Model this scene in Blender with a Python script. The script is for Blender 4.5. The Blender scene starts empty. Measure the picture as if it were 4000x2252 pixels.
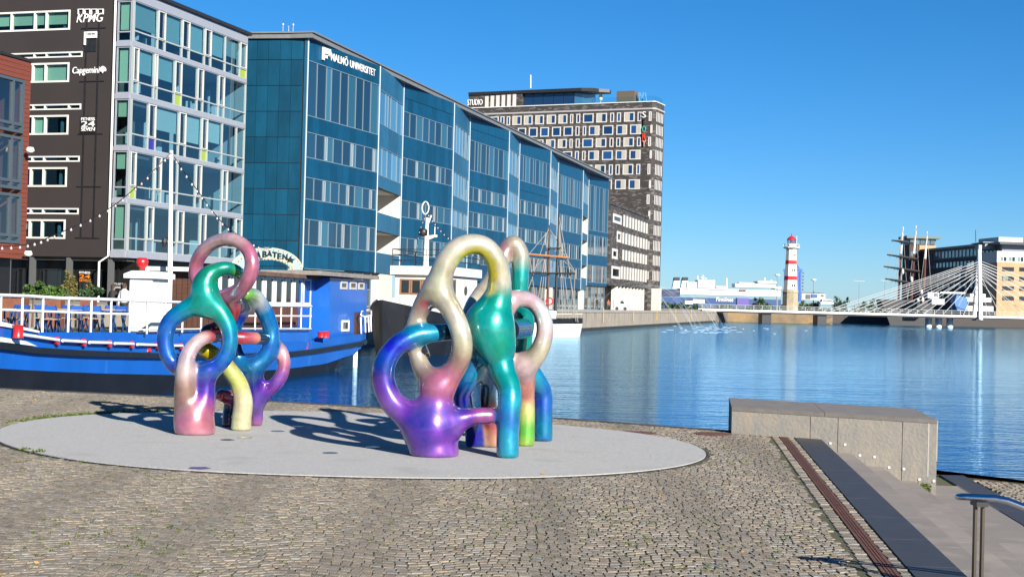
import bpy, math, random
import numpy as np
from mathutils import Vector, Matrix
random.seed(7); RNG = np.random.default_rng(11)
scene = bpy.context.scene
col = scene.collection
R = math.radians
# ------------------------------------------------------------------ camera
CAMZ = 1.7; FPX = 5556.0; PITCH = math.atan(61/5556.0); ROLL = 0.0255
Fw = Vector((0, math.cos(PITCH), math.sin(PITCH))); U0 = Vector((0, -math.sin(PITCH), math.cos(PITCH))); R0 = Vector((1, 0, 0))
Rt = R0*math.cos(ROLL) + U0*math.sin(ROLL); Up = U0*math.cos(ROLL) - R0*math.sin(ROLL)
cam_d = bpy.data.cameras.new('camera'); cam = bpy.data.objects.new('camera', cam_d); col.objects.link(cam)
cam_d.sensor_width = 36.0; cam_d.sensor_fit = 'HORIZONTAL'; cam_d.lens = FPX/4000*36.0
cam_d.clip_start = 0.05; cam_d.clip_end = 12000
M = Matrix(((Rt.x, Up.x, -Fw.x, 0), (Rt.y, Up.y, -Fw.y, 0), (Rt.z, Up.z, -Fw.z, CAMZ), (0, 0, 0, 1)))
cam.matrix_world = M
scene.camera = cam
# ------------------------------------------------------------------ sky, sun, exposure
SUN_EL = R(23.5); SUN_AZ = math.atan2(0.50, -0.866)     # azimuth measured from +Y towards +X
SUN = Vector((math.sin(SUN_AZ)*math.cos(SUN_EL), math.cos(SUN_AZ)*math.cos(SUN_EL), math.sin(SUN_EL)))
world = bpy.data.worlds.new('World'); scene.world = world; world.use_nodes = True
wn = world.node_tree.nodes; wl = world.node_tree.links
bg = wn['Background']; sky = wn.new('ShaderNodeTexSky'); sky.sky_type = 'NISHITA'; sky.sun_disc = False
sky.sun_elevation = SUN_EL; sky.sun_rotation = SUN_AZ; sky.air_density = 1.0; sky.dust_density = 1.1; sky.ozone_density = 7.5; sky.altitude = 2000
hs = wn.new('ShaderNodeHueSaturation'); hs.inputs['Hue'].default_value = 0.496; hs.inputs['Saturation'].default_value = 1.15
wl.new(sky.outputs[0], hs.inputs['Color']); wl.new(hs.outputs[0], bg.inputs[0]); bg.inputs[1].default_value = 0.052
sun_d = bpy.data.lights.new('sun', 'SUN'); sun_d.energy = 5.0; sun_d.angle = R(0.5); sun_d.color = (1.0, 0.93, 0.82)
sun = bpy.data.objects.new('sun', sun_d); col.objects.link(sun)
sun.rotation_euler = SUN.to_track_quat('Z', 'Y').to_euler()
scene.view_settings.view_transform = 'Standard'; scene.view_settings.look = 'None'
scene.view_settings.exposure = 1.3; scene.view_settings.gamma = 1.0; scene.view_settings.use_curve_mapping = False
scene.cycles.max_bounces = 6; scene.cycles.transparent_max_bounces = 16; scene.cycles.glossy_bounces = 3
scene.cycles.caustics_reflective = False; scene.cycles.caustics_refractive = False
# ------------------------------------------------------------------ helpers
def ray(px, py):
    return Fw + Rt*((px-2000)/FPX) + Up*((1126-py)/FPX)
def P(px, py, d):                       # point seen at a photo position, d metres ahead
    r = ray(px, py); return Vector((0, 0, CAMZ)) + r*(d/r.y)
def G(px, py, z=0.0):                   # point seen at a photo position on the level z
    r = ray(px, py); return Vector((0, 0, CAMZ)) + r*((z-CAMZ)/r.z)
def tag(o, label=None, cat=None, group=None, kind=None):
    if label: o['label'] = label
    if cat: o['category'] = cat
    if group: o['group'] = group
    if kind: o['kind'] = kind
    return o
ROOT = {}
def empty(name, loc, label=None, cat=None, group=None, kind=None):
    o = bpy.data.objects.new(name, None); col.objects.link(o); o.location = loc; o.empty_display_size = 0.1
    ROOT[o] = Vector(loc); return tag(o, label, cat, group, kind)
class MB:
    def __init__(s): s.v = []; s.f = []; s.m = []
    def add(s, vs, fs, mi=0):
        b = len(s.v); s.v += [tuple(x) for x in vs]; s.f += [tuple(i+b for i in f) for f in fs]; s.m += [mi]*len(fs); return s
    def obox(s, o, a, b, c, mi=0):      # origin corner and three edges
        o, a, b, c = Vector(o), Vector(a), Vector(b), Vector(c)
        fs = [(0,2,3,1), (4,5,7,6), (0,1,5,4), (2,6,7,3), (0,4,6,2), (1,3,7,5)]
        if a.cross(b).dot(c) < 0: fs = [f[::-1] for f in fs]
        return s.add([o, o+a, o+b, o+a+b, o+c, o+a+c, o+b+c, o+a+b+c], fs, mi)
    def box(s, x0, x1, y0, y1, z0, z1, mi=0): return s.obox((x0,y0,z0), (x1-x0,0,0), (0,y1-y0,0), (0,0,z1-z0), mi)
    def bar(s, p, q, w, h=None, mi=0):  # square bar from p to q
        p, q = Vector(p), Vector(q); d = (q-p); h = h or w
        t = d.normalized(); up = Vector((0,0,1)) if abs(t.z) < 0.95 else Vector((0,1,0))
        a = t.cross(up).normalized(); b = a.cross(t)
        return s.obox(p - a*w/2 - b*h/2, d, a*w, b*h, mi)
    def tube(s, pts, r, n=8, mi=0, closed=False, cap=True):
        pts = [Vector(p) for p in pts]; k = len(pts); base = len(s.v)
        rs = r if hasattr(r, '__len__') else [r]*k
        a = None
        for i, p in enumerate(pts):
            if closed: t = pts[(i+1) % k]-pts[i-1]
            else: t = pts[min(i+1, k-1)]-pts[max(i-1, 0)]
            t.normalize()
            if a is None:
                a = t.cross(Vector((0,0,1)))
                if a.length < 0.05: a = t.cross(Vector((1,0,0)))
            a = (a - t*a.dot(t)).normalized(); b = t.cross(a)
            for j in range(n):
                th = 2*math.pi*j/n; s.v.append(tuple(p + (a*math.cos(th)+b*math.sin(th))*rs[i]))
        for i in range(k if closed else k-1):
            for j in range(n):
                i2 = (i+1) % k; j2 = (j+1) % n
                s.f.append((base+i*n+j, base+i*n+j2, base+i2*n+j2, base+i2*n+j)); s.m.append(mi)
        if cap and not closed:
            s.f.append(tuple(base+j for j in range(n))[::-1]); s.f.append(tuple(base+(k-1)*n+j for j in range(n))); s.m += [mi, mi]
        return s
    def lathe(s, c, prof, n=16, mi=0, rot=0.0):  # prof: (r, z)
        c = Vector(c); b = len(s.v)
        for r, z in prof:
            for j in range(n):
                th = 2*math.pi*j/n+rot; s.v.append((c.x+r*math.cos(th), c.y+r*math.sin(th), c.z+z))
        for i in range(len(prof)-1):
            for j in range(n):
                j2 = (j+1) % n; s.f.append((b+i*n+j, b+i*n+j2, b+(i+1)*n+j2, b+(i+1)*n+j)); s.m.append(mi)
        s.f.append(tuple(b+j for j in range(n))[::-1]); s.f.append(tuple(b+(len(prof)-1)*n+j for j in range(n))); s.m += [mi, mi]
        return s
    def prism(s, poly, z0, z1, mi=0):   # poly: list of (x, y), counter-clockwise
        n = len(poly)
        area = sum(poly[i][0]*poly[(i+1) % n][1]-poly[(i+1) % n][0]*poly[i][1] for i in range(n))
        if area < 0: poly = poly[::-1]
        vs = [(x, y, z0) for x, y in poly]+[(x, y, z1) for x, y in poly]
        fs = [tuple(range(n))[::-1], tuple(range(n, 2*n))]+[(i, (i+1) % n, (i+1) % n+n, i+n) for i in range(n)]
        return s.add(vs, fs, mi)
    def extr(s, poly3, vec, mi=0):      # planar polygon of 3-D points pushed along vec
        n = len(poly3); vec = Vector(vec); vs = [Vector(p) for p in poly3]; vs = vs+[p+vec for p in vs]
        nn = Vector((0,0,0))
        for i in range(n): nn += vs[i].cross(vs[(i+1) % n])
        fs = [tuple(range(n))[::-1], tuple(range(n, 2*n))]+[(i, (i+1) % n, (i+1) % n+n, i+n) for i in range(n)]
        if nn.dot(vec) < 0: fs = [f[::-1] for f in fs]
        return s.add(vs, fs, mi)
    def build(s, name, mats, parent=None, smooth=False, origin=None, colors=None):
        off = Vector((0,0,0))
        if parent is not None: off = ROOT[parent]
        elif origin is not None: off = Vector(origin)
        me = bpy.data.meshes.new(name)
        va = np.array(s.v, dtype=np.float64).reshape(-1, 3)-np.array(off)
        me.from_pydata(va.tolist(), [], s.f)
        mats = mats if isinstance(mats, (list, tuple)) else [mats]
        for m in mats: me.materials.append(m)
        if len(mats) > 1: me.polygons.foreach_set('material_index', s.m)
        if smooth is True: me.polygons.foreach_set('use_smooth', [True]*len(s.f))
        elif smooth: # angle in degrees
            me.polygons.foreach_set('use_smooth', [True]*len(s.f)); me.set_sharp_from_angle(angle=R(smooth))
        if colors is not None:
            ca = me.color_attributes.new('tint', 'FLOAT_COLOR', 'POINT')
            c4 = np.ones((len(s.v), 4), dtype=np.float32); c4[:, :3] = np.asarray(colors)*ALB; ca.data.foreach_set('color', c4.ravel())
        me.update()
        o = bpy.data.objects.new(name, me); col.objects.link(o)
        if parent is not None: o.parent = parent; ROOT[o] = ROOT[parent]
        else: o.location = off; ROOT[o] = off
        return o
def dup(o, parent=None):
    c = o.copy(); col.objects.link(c); c.parent = parent
    for ch in list(o.children): dup(ch, c)
    return c
# ------------------------------------------------------------------ materials
def nd(nt, t, **kw):
    n = nt.nodes.new(t)
    for k, v in kw.items(): setattr(n, k, v)
    return n
ALB = 0.70      # reflectances below were judged a little high by eye; this brings them to measured values
def mat(name, c, rough=0.6, metal=0.0, var=0.0, vscale=3.0, c2=None, bump=0.0, bscale=20.0, coat=0.0, spec=0.5, rnd=0.0, stretch=None, emit=None, tint=False, wear=None):
    if metal < 0.9:
        c = tuple(x*ALB for x in c); c2 = tuple(x*ALB for x in c2) if c2 else None; wear = (tuple(x*ALB for x in wear[0]), wear[1], wear[2]) if wear else None
    m = bpy.data.materials.new(name); m.use_nodes = True; nt = m.node_tree; L = nt.links
    b = nt.nodes['Principled BSDF']; b.inputs['Roughness'].default_value = rough; b.inputs['Metallic'].default_value = metal
    b.inputs['Coat Weight'].default_value = coat; b.inputs['Coat Roughness'].default_value = 0.06; b.inputs['Specular IOR Level'].default_value = spec
    b.inputs['Base Color'].default_value = (*c, 1)
    tc = nd(nt, 'ShaderNodeTexCoord'); vec = tc.outputs['Object']
    if stretch:
        mp = nd(nt, 'ShaderNodeMapping'); mp.inputs['Scale'].default_value = stretch; L.new(vec, mp.inputs['Vector']); vec = mp.outputs[0]
    out = None
    if tint:
        at = nd(nt, 'ShaderNodeVertexColor', layer_name='tint'); out = at.outputs[0]
    if var or c2:
        ns = nd(nt, 'ShaderNodeTexNoise'); ns.inputs['Scale'].default_value = vscale; ns.inputs['Detail'].default_value = 6; ns.inputs['Roughness'].default_value = 0.65
        L.new(vec, ns.inputs['Vector'])
        rp = nd(nt, 'ShaderNodeMapRange'); rp.inputs[1].default_value = 0.32; rp.inputs[2].default_value = 0.68; L.new(ns.outputs['Fac'], rp.inputs[0])
        mx = nd(nt, 'ShaderNodeMix', data_type='RGBA'); L.new(rp.outputs[0], mx.inputs[0])
        if c2:
            mx.inputs[6].default_value = (*c, 1); mx.inputs[7].default_value = (*c2, 1)
            if out is not None: L.new(out, mx.inputs[6])
        else:
            mx.inputs[6].default_value = (*[x*(1-var) for x in c], 1); mx.inputs[7].default_value = (*[min(1, x*(1+var)) for x in c], 1)
            if out is not None:
                mx.blend_type = 'MULTIPLY'; mx.inputs[0].default_value = 1; nt.links.remove(mx.inputs[0].links[0])
                r2 = nd(nt, 'ShaderNodeMapRange'); r2.inputs[3].default_value = 1-var; r2.inputs[4].default_value = 1+var
                L.new(rp.outputs[0], r2.inputs[0]); L.new(out, mx.inputs[6]); L.new(r2.outputs[0], mx.inputs[7])
        out = mx.outputs[2]
    if rnd:
        oi = nd(nt, 'ShaderNodeObjectInfo'); mr = nd(nt, 'ShaderNodeMapRange'); mr.inputs[3].default_value = 1-rnd; mr.inputs[4].default_value = 1+rnd
        L.new(oi.outputs['Random'], mr.inputs[0]); m2 = nd(nt, 'ShaderNodeMix', data_type='RGBA', blend_type='MULTIPLY'); m2.inputs[0].default_value = 1
        if out is not None: L.new(out, m2.inputs[6])
        else: m2.inputs[6].default_value = (*c, 1)
        L.new(mr.outputs[0], m2.inputs[7]); out = m2.outputs[2]
    if wear:      # (colour, scale, threshold): stains with a shape of their own
        ws = nd(nt, 'ShaderNodeTexNoise'); ws.inputs['Scale'].default_value = wear[1]; ws.inputs['Detail'].default_value = 8
        mp2 = nd(nt, 'ShaderNodeMapping'); mp2.inputs['Scale'].default_value = (1, 1, 0.18); L.new(tc.outputs['Object'], mp2.inputs['Vector']); L.new(mp2.outputs[0], ws.inputs['Vector'])
        wr = nd(nt, 'ShaderNodeMapRange'); wr.inputs[1].default_value = wear[2]; wr.inputs[2].default_value = wear[2]+0.14; L.new(ws.outputs['Fac'], wr.inputs[0])
        m3 = nd(nt, 'ShaderNodeMix', data_type='RGBA'); L.new(wr.outputs[0], m3.inputs[0]); m3.inputs[7].default_value = (*wear[0], 1)
        if out is not None: L.new(out, m3.inputs[6])
        else: m3.inputs[6].default_value = (*c, 1)
        out = m3.outputs[2]
    if out is not None: L.new(out, b.inputs['Base Color'])
    if bump:
        bn = nd(nt, 'ShaderNodeTexNoise'); bn.inputs['Scale'].default_value = bscale; bn.inputs['Detail'].default_value = 5; L.new(vec, bn.inputs['Vector'])
        bp = nd(nt, 'ShaderNodeBump'); bp.inputs['Strength'].default_value = bump; bp.inputs['Distance'].default_value = 0.02; L.new(bn.outputs['Fac'], bp.inputs['Height']); L.new(bp.outputs[0], b.inputs['Normal'])
    if emit:
        b.inputs['Emission Color'].default_value = (*emit[0], 1); b.inputs['Emission Strength'].default_value = emit[1]
    return m
def glass(name, tint, rough=0.02, refl=1.0, ior=1.5):
    m = bpy.data.materials.new(name); m.use_nodes = True; nt = m.node_tree; L = nt.links; nt.nodes.clear()
    o = nd(nt, 'ShaderNodeOutputMaterial'); t = nd(nt, 'ShaderNodeBsdfTransparent'); t.inputs[0].default_value = (*tint, 1)
    g = nd(nt, 'ShaderNodeBsdfGlossy'); g.inputs['Roughness'].default_value = rough; g.inputs[0].default_value = (refl, refl, refl, 1)
    fr = nd(nt, 'ShaderNodeFresnel'); fr.inputs[0].default_value = ior; mx = nd(nt, 'ShaderNodeMixShader')
    ge = nd(nt, 'ShaderNodeNewGeometry'); iv = nd(nt, 'ShaderNodeMath', operation='SUBTRACT'); iv.inputs[0].default_value = 1.0; L.new(ge.outputs['Backfacing'], iv.inputs[1])
    ml = nd(nt, 'ShaderNodeMath', operation='MULTIPLY'); L.new(fr.outputs[0], ml.inputs[0]); L.new(iv.outputs[0], ml.inputs[1])
    L.new(ml.outputs[0], mx.inputs[0]); L.new(t.outputs[0], mx.inputs[1]); L.new(g.outputs[0], mx.inputs[2]); L.new(mx.outputs[0], o.inputs[0]); return m
white_paint = mat('white_paint', (0.90, 0.90, 0.88), 0.4, var=0.06, vscale=2)
black_paint = mat('black_paint', (0.012, 0.012, 0.014), 0.5, var=0.4)
dark_glass = mat('dark_glass', (0.012, 0.017, 0.022), 0.04, spec=0.8, rnd=0.4)
clear_glass = glass('clear_glass', (0.72, 0.86, 0.84))
red_paint = mat('red_paint', (0.62, 0.015, 0.02), 0.35, var=0.1, coat=0.3)
steel = mat('polished_steel', (0.62, 0.62, 0.64), 0.12, metal=1.0, bump=0.03, bscale=60)
grey_metal = mat('grey_metal', (0.36, 0.37, 0.39), 0.45, metal=0.3, var=0.08)
dark_metal = mat('dark_metal', (0.03, 0.03, 0.033), 0.45, metal=0.3, var=0.3)
wood_brown = mat('wood_brown', (0.085, 0.035, 0.02), 0.6, var=0.35, vscale=2, stretch=(1, 1, 12))
concrete = mat('concrete', (0.33, 0.31, 0.28), 0.85, var=0.18, vscale=1.3, bump=0.25, bscale=14)
# ------------------------------------------------------------------ planar face of a building or hull
class Face:
    def __init__(s, p0, p1, flip=False):
        s.p0 = Vector((p0[0], p0[1], 0)); d = Vector((p1[0]-p0[0], p1[1]-p0[1], 0)); s.len = d.length; s.u = d.normalized()
        n = Vector((s.u.y, -s.u.x, 0))
        if n.dot(-s.p0) < 0: n = -n
        s.n = -n if flip else n
    def uv(s, px, py):
        r = ray(px, py); c = Vector((0, 0, CAMZ)); t = (s.p0-c).dot(s.n)/r.dot(s.n); q = c+r*t
        return (q-s.p0).dot(s.u), q.z
    def pt(s, a, z, o=0.0): q = s.p0+s.u*a+s.n*o; q.z = z; return q
    def box(s, mb, s0, s1, z0, z1, o0, o1, mi=0):
        return mb.obox(s.pt(s0, z0, o0), s.u*(s1-s0), s.n*(o1-o0), (0, 0, z1-z0), mi)
    def rect(s, x0, y0, x1, y1):
        a, z1 = s.uv(x0, y0); b, z0 = s.uv(x1, y1); return (min(a, b), max(a, b), min(z0, z1), max(z0, z1))
def window(F, s0, s1, z0, z1, parent, fmat, pmat, splits=(), fw=0.08, o0=-0.12, o1=0.03, po=-0.06, hs=(), name='window', depth2=True, extra=None):
    """frame with mullions as one part, each pane a sub-part"""
    mb = MB(); xs = [s0]+[s0+(s1-s0)*t for t in splits]+[s1]
    F.box(mb, s0, s1, z0, z0+fw, o0, o1); F.box(mb, s0, s1, z1-fw, z1, o0, o1)
    F.box(mb, s0, s0+fw, z0+fw, z1-fw, o0, o1); F.box(mb, s1-fw, s1, z0+fw, z1-fw, o0, o1)
    for x in xs[1:-1]: F.box(mb, x-fw/2, x+fw/2, z0+fw, z1-fw, o0, o1-0.004)
    for t in hs: F.box(mb, s0+fw, s1-fw, z0+(z1-z0)*t-fw/2, z0+(z1-z0)*t+fw/2, o0, o1-0.009)
    w = mb.build(name, fmat, parent)
    for i in range(len(xs)-1):
        a = xs[i]+(fw if i == 0 else fw/2); b = xs[i+1]-(fw if i == len(xs)-2 else fw/2)
        zz = [z0+fw]+[z0+(z1-z0)*t for t in hs]+[z1-fw]
        for k in range(len(zz)-1):
            pm = pmat[(i*3+k*5+int(abs(s0)*7)) % len(pmat)] if isinstance(pmat, (list, tuple)) else pmat
            m2 = MB(); F.box(m2, a, b, zz[k]+(fw/2 if k else 0), zz[k+1]-(fw/2 if k < len(zz)-2 else 0), po-0.012, po); m2.build('pane', pm, w)
    return w
def text(s, F, rect, m, parent=None, name='lettering', extrude=0.05, o=0.02, bold=0.0, shear=0.0, spacing=1.0, loc_axes=None):
    """raised letters fitted into rect=(s0,s1,z0,z1) on a face"""
    cu = bpy.data.curves.new(name, 'FONT'); cu.body = s; cu.extrude = 0.02; cu.offset = bold; cu.shear = shear; cu.space_character = spacing; cu.resolution_u = 3
    t = bpy.data.objects.new('tmp', cu); col.objects.link(t)
    dg = bpy.context.evaluated_depsgraph_get(); dg.update()
    me = bpy.data.meshes.new_from_object(t.evaluated_get(dg)); bpy.data.objects.remove(t); bpy.data.curves.remove(cu)
    n = len(me.vertices); co = np.zeros(n*3); me.vertices.foreach_get('co', co); co = co.reshape(-1, 3)
    lo, hi = co.min(0), co.max(0); q = (co-lo)/np.maximum(hi-lo, 1e-6)
    s0, s1, z0, z1 = rect
    u = np.array(F.u); nn = np.array(F.n); p0 = np.array(F.p0)
    flipx = -1 if np.cross(u, (0, 0, 1)).dot(nn) < 0 else 1
    a = s0+(s1-s0)*(q[:, 0] if flipx > 0 else 1-q[:, 0])
    w = p0+u*a[:, None]+nn*(o+extrude*q[:, 2])[:, None]; w[:, 2] = z0+(z1-z0)*q[:, 1]
    off = np.array(ROOT[parent]) if parent is not None else np.zeros(3)
    me.vertices.foreach_set('co', (w-off).ravel()); me.materials.clear(); me.materials.append(m); me.update(); me.name = name
    ob = bpy.data.objects.new(name, me); col.objects.link(ob)
    if parent is not None: ob.parent = parent; ROOT[ob] = ROOT[parent]
    else: ROOT[ob] = Vector((0, 0, 0))
    return ob
def pieces(name, items, parent, kindname, limit=290):
    """items: (size, MB, material); the largest become parts of their own, the rest one joined part"""
    items = sorted(items, key=lambda t: -t[0]); out = []
    for sz, mb, m in items[:limit]: out.append(mb.build(name, m, parent))
    rest = items[limit:]
    if rest:
        by = {}
        for sz, mb, m in rest: by.setdefault(m.name, (m, MB()))[1].add(mb.v, mb.f)
        J = MB(); ms = []
        for i, (m, b) in enumerate(by.values()): J.add(b.v, b.f, i); ms.append(m)
        tag(J.build(kindname, ms, parent), kind='stuff')
    return out
# ------------------------------------------------------------------ rounded bodies from swept distance fields
def crom(P_, n=5, closed=False):
    P_ = np.array(P_, dtype=float); k = len(P_); out = []
    for i in range(k if closed else k-1):
        if closed: a, b, c, d = P_[i-1], P_[i], P_[(i+1) % k], P_[(i+2) % k]
        else: a, b, c, d = P_[max(i-1, 0)], P_[i], P_[i+1], P_[min(i+2, k-1)]
        for t in np.arange(n)/n:
            out.append(0.5*((2*b)+(c-a)*t+(2*a-5*b+4*c-d)*t*t+(3*b-a-3*c+d)*t**3))
    out.append(P_[0] if closed else P_[-1]); return np.array(out)
def swept(paths, h, k=0.08, pad=0.08, floor=None, dents=None, wob=0.0):
    """paths: arrays of (x,y,z,r,cr,cg,cb) rows; returns verts, quads, colours"""
    allp = np.concatenate(paths); lo = (allp[:, :3]-allp[:, 3:4]).min(0)-pad; hi = (allp[:, :3]+allp[:, 3:4]).max(0)+pad
    if floor is not None: lo[2] = floor-2*h
    n = np.ceil((hi-lo)/h).astype(int)+1
    ax = [lo[i]+h*np.arange(n[i], dtype=np.float32) for i in range(3)]
    D = np.full(n, 9.0, dtype=np.float32)
    for pth in paths:
        b0 = np.maximum(((pth[:, :3]-pth[:, 3:4]).min(0)-k-3*h-lo)//h, 0).astype(int); b1 = np.minimum(((pth[:, :3]+pth[:, 3:4]).max(0)+k+3*h-lo)//h+1, n).astype(int)
        X, Y, Z = np.meshgrid(ax[0][b0[0]:b1[0]], ax[1][b0[1]:b1[1]], ax[2][b0[2]:b1[2]], indexing='ij')
        d = np.full(X.shape, 9.0, dtype=np.float32)
        for i in range(len(pth)-1):
            p, q = pth[i], pth[i+1]; e = q[:3]-p[:3]; L2 = float(e@e)
            if L2 < 1e-9: continue
            t = np.clip(((X-p[0])*e[0]+(Y-p[1])*e[1]+(Z-p[2])*e[2])/L2, 0, 1).astype(np.float32)
            dd = np.sqrt((X-p[0]-t*e[0])**2+(Y-p[1]-t*e[1])**2+(Z-p[2]-t*e[2])**2)-(p[3]+t*(q[3]-p[3]))
            np.minimum(d, dd, out=d)
        S = D[b0[0]:b1[0], b0[1]:b1[1], b0[2]:b1[2]]
        hh = np.clip(k-np.abs(S-d), 0, None)/k; S[...] = np.minimum(S, d)-hh*hh*k*0.25
    if wob:
        X, Y, Z = np.meshgrid(*ax, indexing='ij')
        D += wob*(np.sin(9*X+4*Z+1)*np.sin(8*Y-5*Z)+0.6*np.sin(17*Z+11*X)*np.sin(15*Y+3)).astype(np.float32)
    if floor is not None: D = np.maximum(D, (floor-ax[2])[None, None, :])
    D[0] = D[-1] = 9; D[:, 0] = D[:, -1] = 9; D[:, :, 0] = D[:, :, -1] = 9
    sg = D < 0
    c8 = [sg[i:n[0]-1+i, j:n[1]-1+j, l:n[2]-1+l] for i in (0, 1) for j in (0, 1) for l in (0, 1)]
    cnt = sum(c.astype(np.int8) for c in c8); act = (cnt > 0) & (cnt < 8); I, J, K_ = np.nonzero(act)
    idx = np.full(act.shape, -1, dtype=np.int64); idx[I, J, K_] = np.arange(len(I))
    off = [(i, j, l) for i in (0, 1) for j in (0, 1) for l in (0, 1)]
    V = [D[I+o[0], J+o[1], K_+o[2]] for o in off]; acc = np.zeros((len(I), 3)); num = np.zeros(len(I))
    for a in range(8):
        for b in range(a+1, 8):
            if sum(abs(off[a][q]-off[b][q]) for q in range(3)) != 1: continue
            m = (V[a] < 0) != (V[b] < 0); t = np.where(m, V[a]/np.where(m, V[a]-V[b], 1), 0)
            for q in range(3): acc[:, q] += m*(off[a][q]+t*(off[b][q]-off[a][q]))
            num += m
    vert = np.stack([I, J, K_], 1)+acc/num[:, None]; vert = lo+vert*h
    F_ = []
    for axis in range(3):
        sl0 = [slice(None)]*3; sl1 = [slice(None)]*3; sl0[axis] = slice(0, -1); sl1[axis] = slice(1, None)
        A, B = sg[tuple(sl0)], sg[tuple(sl1)]; X = np.argwhere(A != B); flip = A[tuple(X.T)]
        o1, o2 = [(1, 2), (2, 0), (0, 1)][axis]; e1 = np.zeros(3, int); e1[o1] = 1; e2 = np.zeros(3, int); e2[o2] = 1
        ok = (X[:, o1] > 0) & (X[:, o2] > 0) & (X[:, o1] < n[o1]-1) & (X[:, o2] < n[o2]-1); X = X[ok]; flip = flip[ok]
        q = np.stack([idx[tuple((X-e1-e2).T)], idx[tuple((X-e2).T)], idx[tuple(X.T)], idx[tuple((X-e1).T)]], 1)
        q[~flip] = q[~flip][:, ::-1]; F_.append(q)
    F_ = np.concatenate(F_); F_ = F_[(F_ >= 0).all(1)]
    # relax a little
    nb = np.zeros_like(vert); ct = np.zeros(len(vert))
    E = np.concatenate([F_[:, [0, 1]], F_[:, [1, 2]], F_[:, [2, 3]], F_[:, [3, 0]]])
    for _ in range(3):
        nb[:] = 0; ct[:] = 0
        np.add.at(nb, E[:, 0], vert[E[:, 1]]); np.add.at(nb, E[:, 1], vert[E[:, 0]]); np.add.at(ct, E[:, 0], 1); np.add.at(ct, E[:, 1], 1)
        vert = vert*0.5+0.5*nb/ct[:, None]
    C = np.zeros((len(vert), 3)); W = np.zeros(len(vert))
    src = allp if dents is None else np.concatenate([allp, np.array(dents, dtype=float)])
    for row in src:
        dd = np.linalg.norm(vert-row[:3], axis=1)-row[3]*0.85
        w = 1/np.clip(dd, 0.02, None)**5; C += w[:, None]*row[4:7]; W += w
    return vert, F_, C/W[:, None]
def swept_obj(name, paths, m, parent=None, h=0.02, origin=None, **kw):
    v, f, c = swept(paths, h, **kw); b = MB(); b.v = v.tolist(); b.f = f.tolist(); b.m = [0]*len(f)
    return b.build(name, m, parent, smooth=True, origin=origin, colors=c)
def leaves(center, rad, n, size, mb=None, rng=random, clump=0):
    """leaf faces spread through a lumpy volume"""
    mb = mb or MB(); cl = [(Vector((rng.gauss(0, .45)*rad[0], rng.gauss(0, .45)*rad[1], rng.gauss(0, .4)*rad[2])), rng.uniform(.25, .5)) for _ in range(clump)] or [(Vector((0, 0, 0)), 1.0)]
    for _ in range(n):
        cc, sc = rng.choice(cl); d = Vector((rng.gauss(0, 1), rng.gauss(0, 1), rng.gauss(0, 1))).normalized()*(rng.random()**0.4)*sc
        p = Vector(center)+cc+Vector((d.x*rad[0], d.y*rad[1], d.z*rad[2]))
        a = Vector((rng.gauss(0, 1), rng.gauss(0, 1), rng.gauss(0, .6))).normalized()*size*rng.uniform(.6, 1.3); b = a.cross(Vector((rng.gauss(0, 1), rng.gauss(0, 1), rng.gauss(0, 1)))).normalized()*size*.5
        mb.add([p, p+a*.5+b, p+a, p+a*.5-b], [(0, 1, 2, 3)])
    return mb
WATER = -1.6
# ================================================================== setting: water, plaza, disc, stairs
def water_mat():
    m = bpy.data.materials.new('harbour_water'); m.use_nodes = True; nt = m.node_tree; L = nt.links; nt.nodes.clear()
    out = nd(nt, 'ShaderNodeOutputMaterial'); mx = nd(nt, 'ShaderNodeMixShader'); df = nd(nt, 'ShaderNodeBsdfDiffuse'); gs = nd(nt, 'ShaderNodeBsdfGlossy'); fr = nd(nt, 'ShaderNodeFresnel')
    df.inputs[0].default_value = (0.001, 0.045, 0.15, 1); gs.inputs[0].default_value = (0.50, 0.79, 0.98, 1); gs.inputs['Roughness'].default_value = 0.03; fr.inputs[0].default_value = 1.333
    tc = nd(nt, 'ShaderNodeTexCoord'); last = None
    for sc, det, dist, ang in (((0.05, 0.30, 1), 3, 0.034, 0.06), ((0.45, 1.6, 1), 3, 0.030, -0.09), ((2.0, 5.2, 1), 3, 0.019, 0.1)):
        mp = nd(nt, 'ShaderNodeMapping'); mp.inputs['Scale'].default_value = sc; mp.inputs['Rotation'].default_value = (0, 0, ang); L.new(tc.outputs['Object'], mp.inputs['Vector'])
        n = nd(nt, 'ShaderNodeTexNoise'); n.inputs['Scale'].default_value = 1.0; n.inputs['Detail'].default_value = det; n.inputs['Distortion'].default_value = 0.25; L.new(mp.outputs[0], n.inputs['Vector'])
        bp = nd(nt, 'ShaderNodeBump'); bp.inputs['Strength'].default_value = 1.0; bp.inputs['Distance'].default_value = dist; L.new(n.outputs['Fac'], bp.inputs['Height'])
        if last: L.new(last.outputs[0], bp.inputs['Normal'])
        last = bp
    for n in (gs, fr): L.new(last.outputs[0], n.inputs['Normal'])
    L.new(fr.outputs[0], mx.inputs[0]); L.new(df.outputs[0], mx.inputs[1]); L.new(gs.outputs[0], mx.inputs[2]); L.new(mx.outputs[0], out.inputs[0]); return m
wm = water_mat()
MB().add([(-4000, 15, WATER), (4000, 15, WATER), (4000, 9000, WATER), (-4000, 9000, WATER)], [(0, 1, 2, 3)]).build('water', wm).__setitem__('kind', 'structure')
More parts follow.
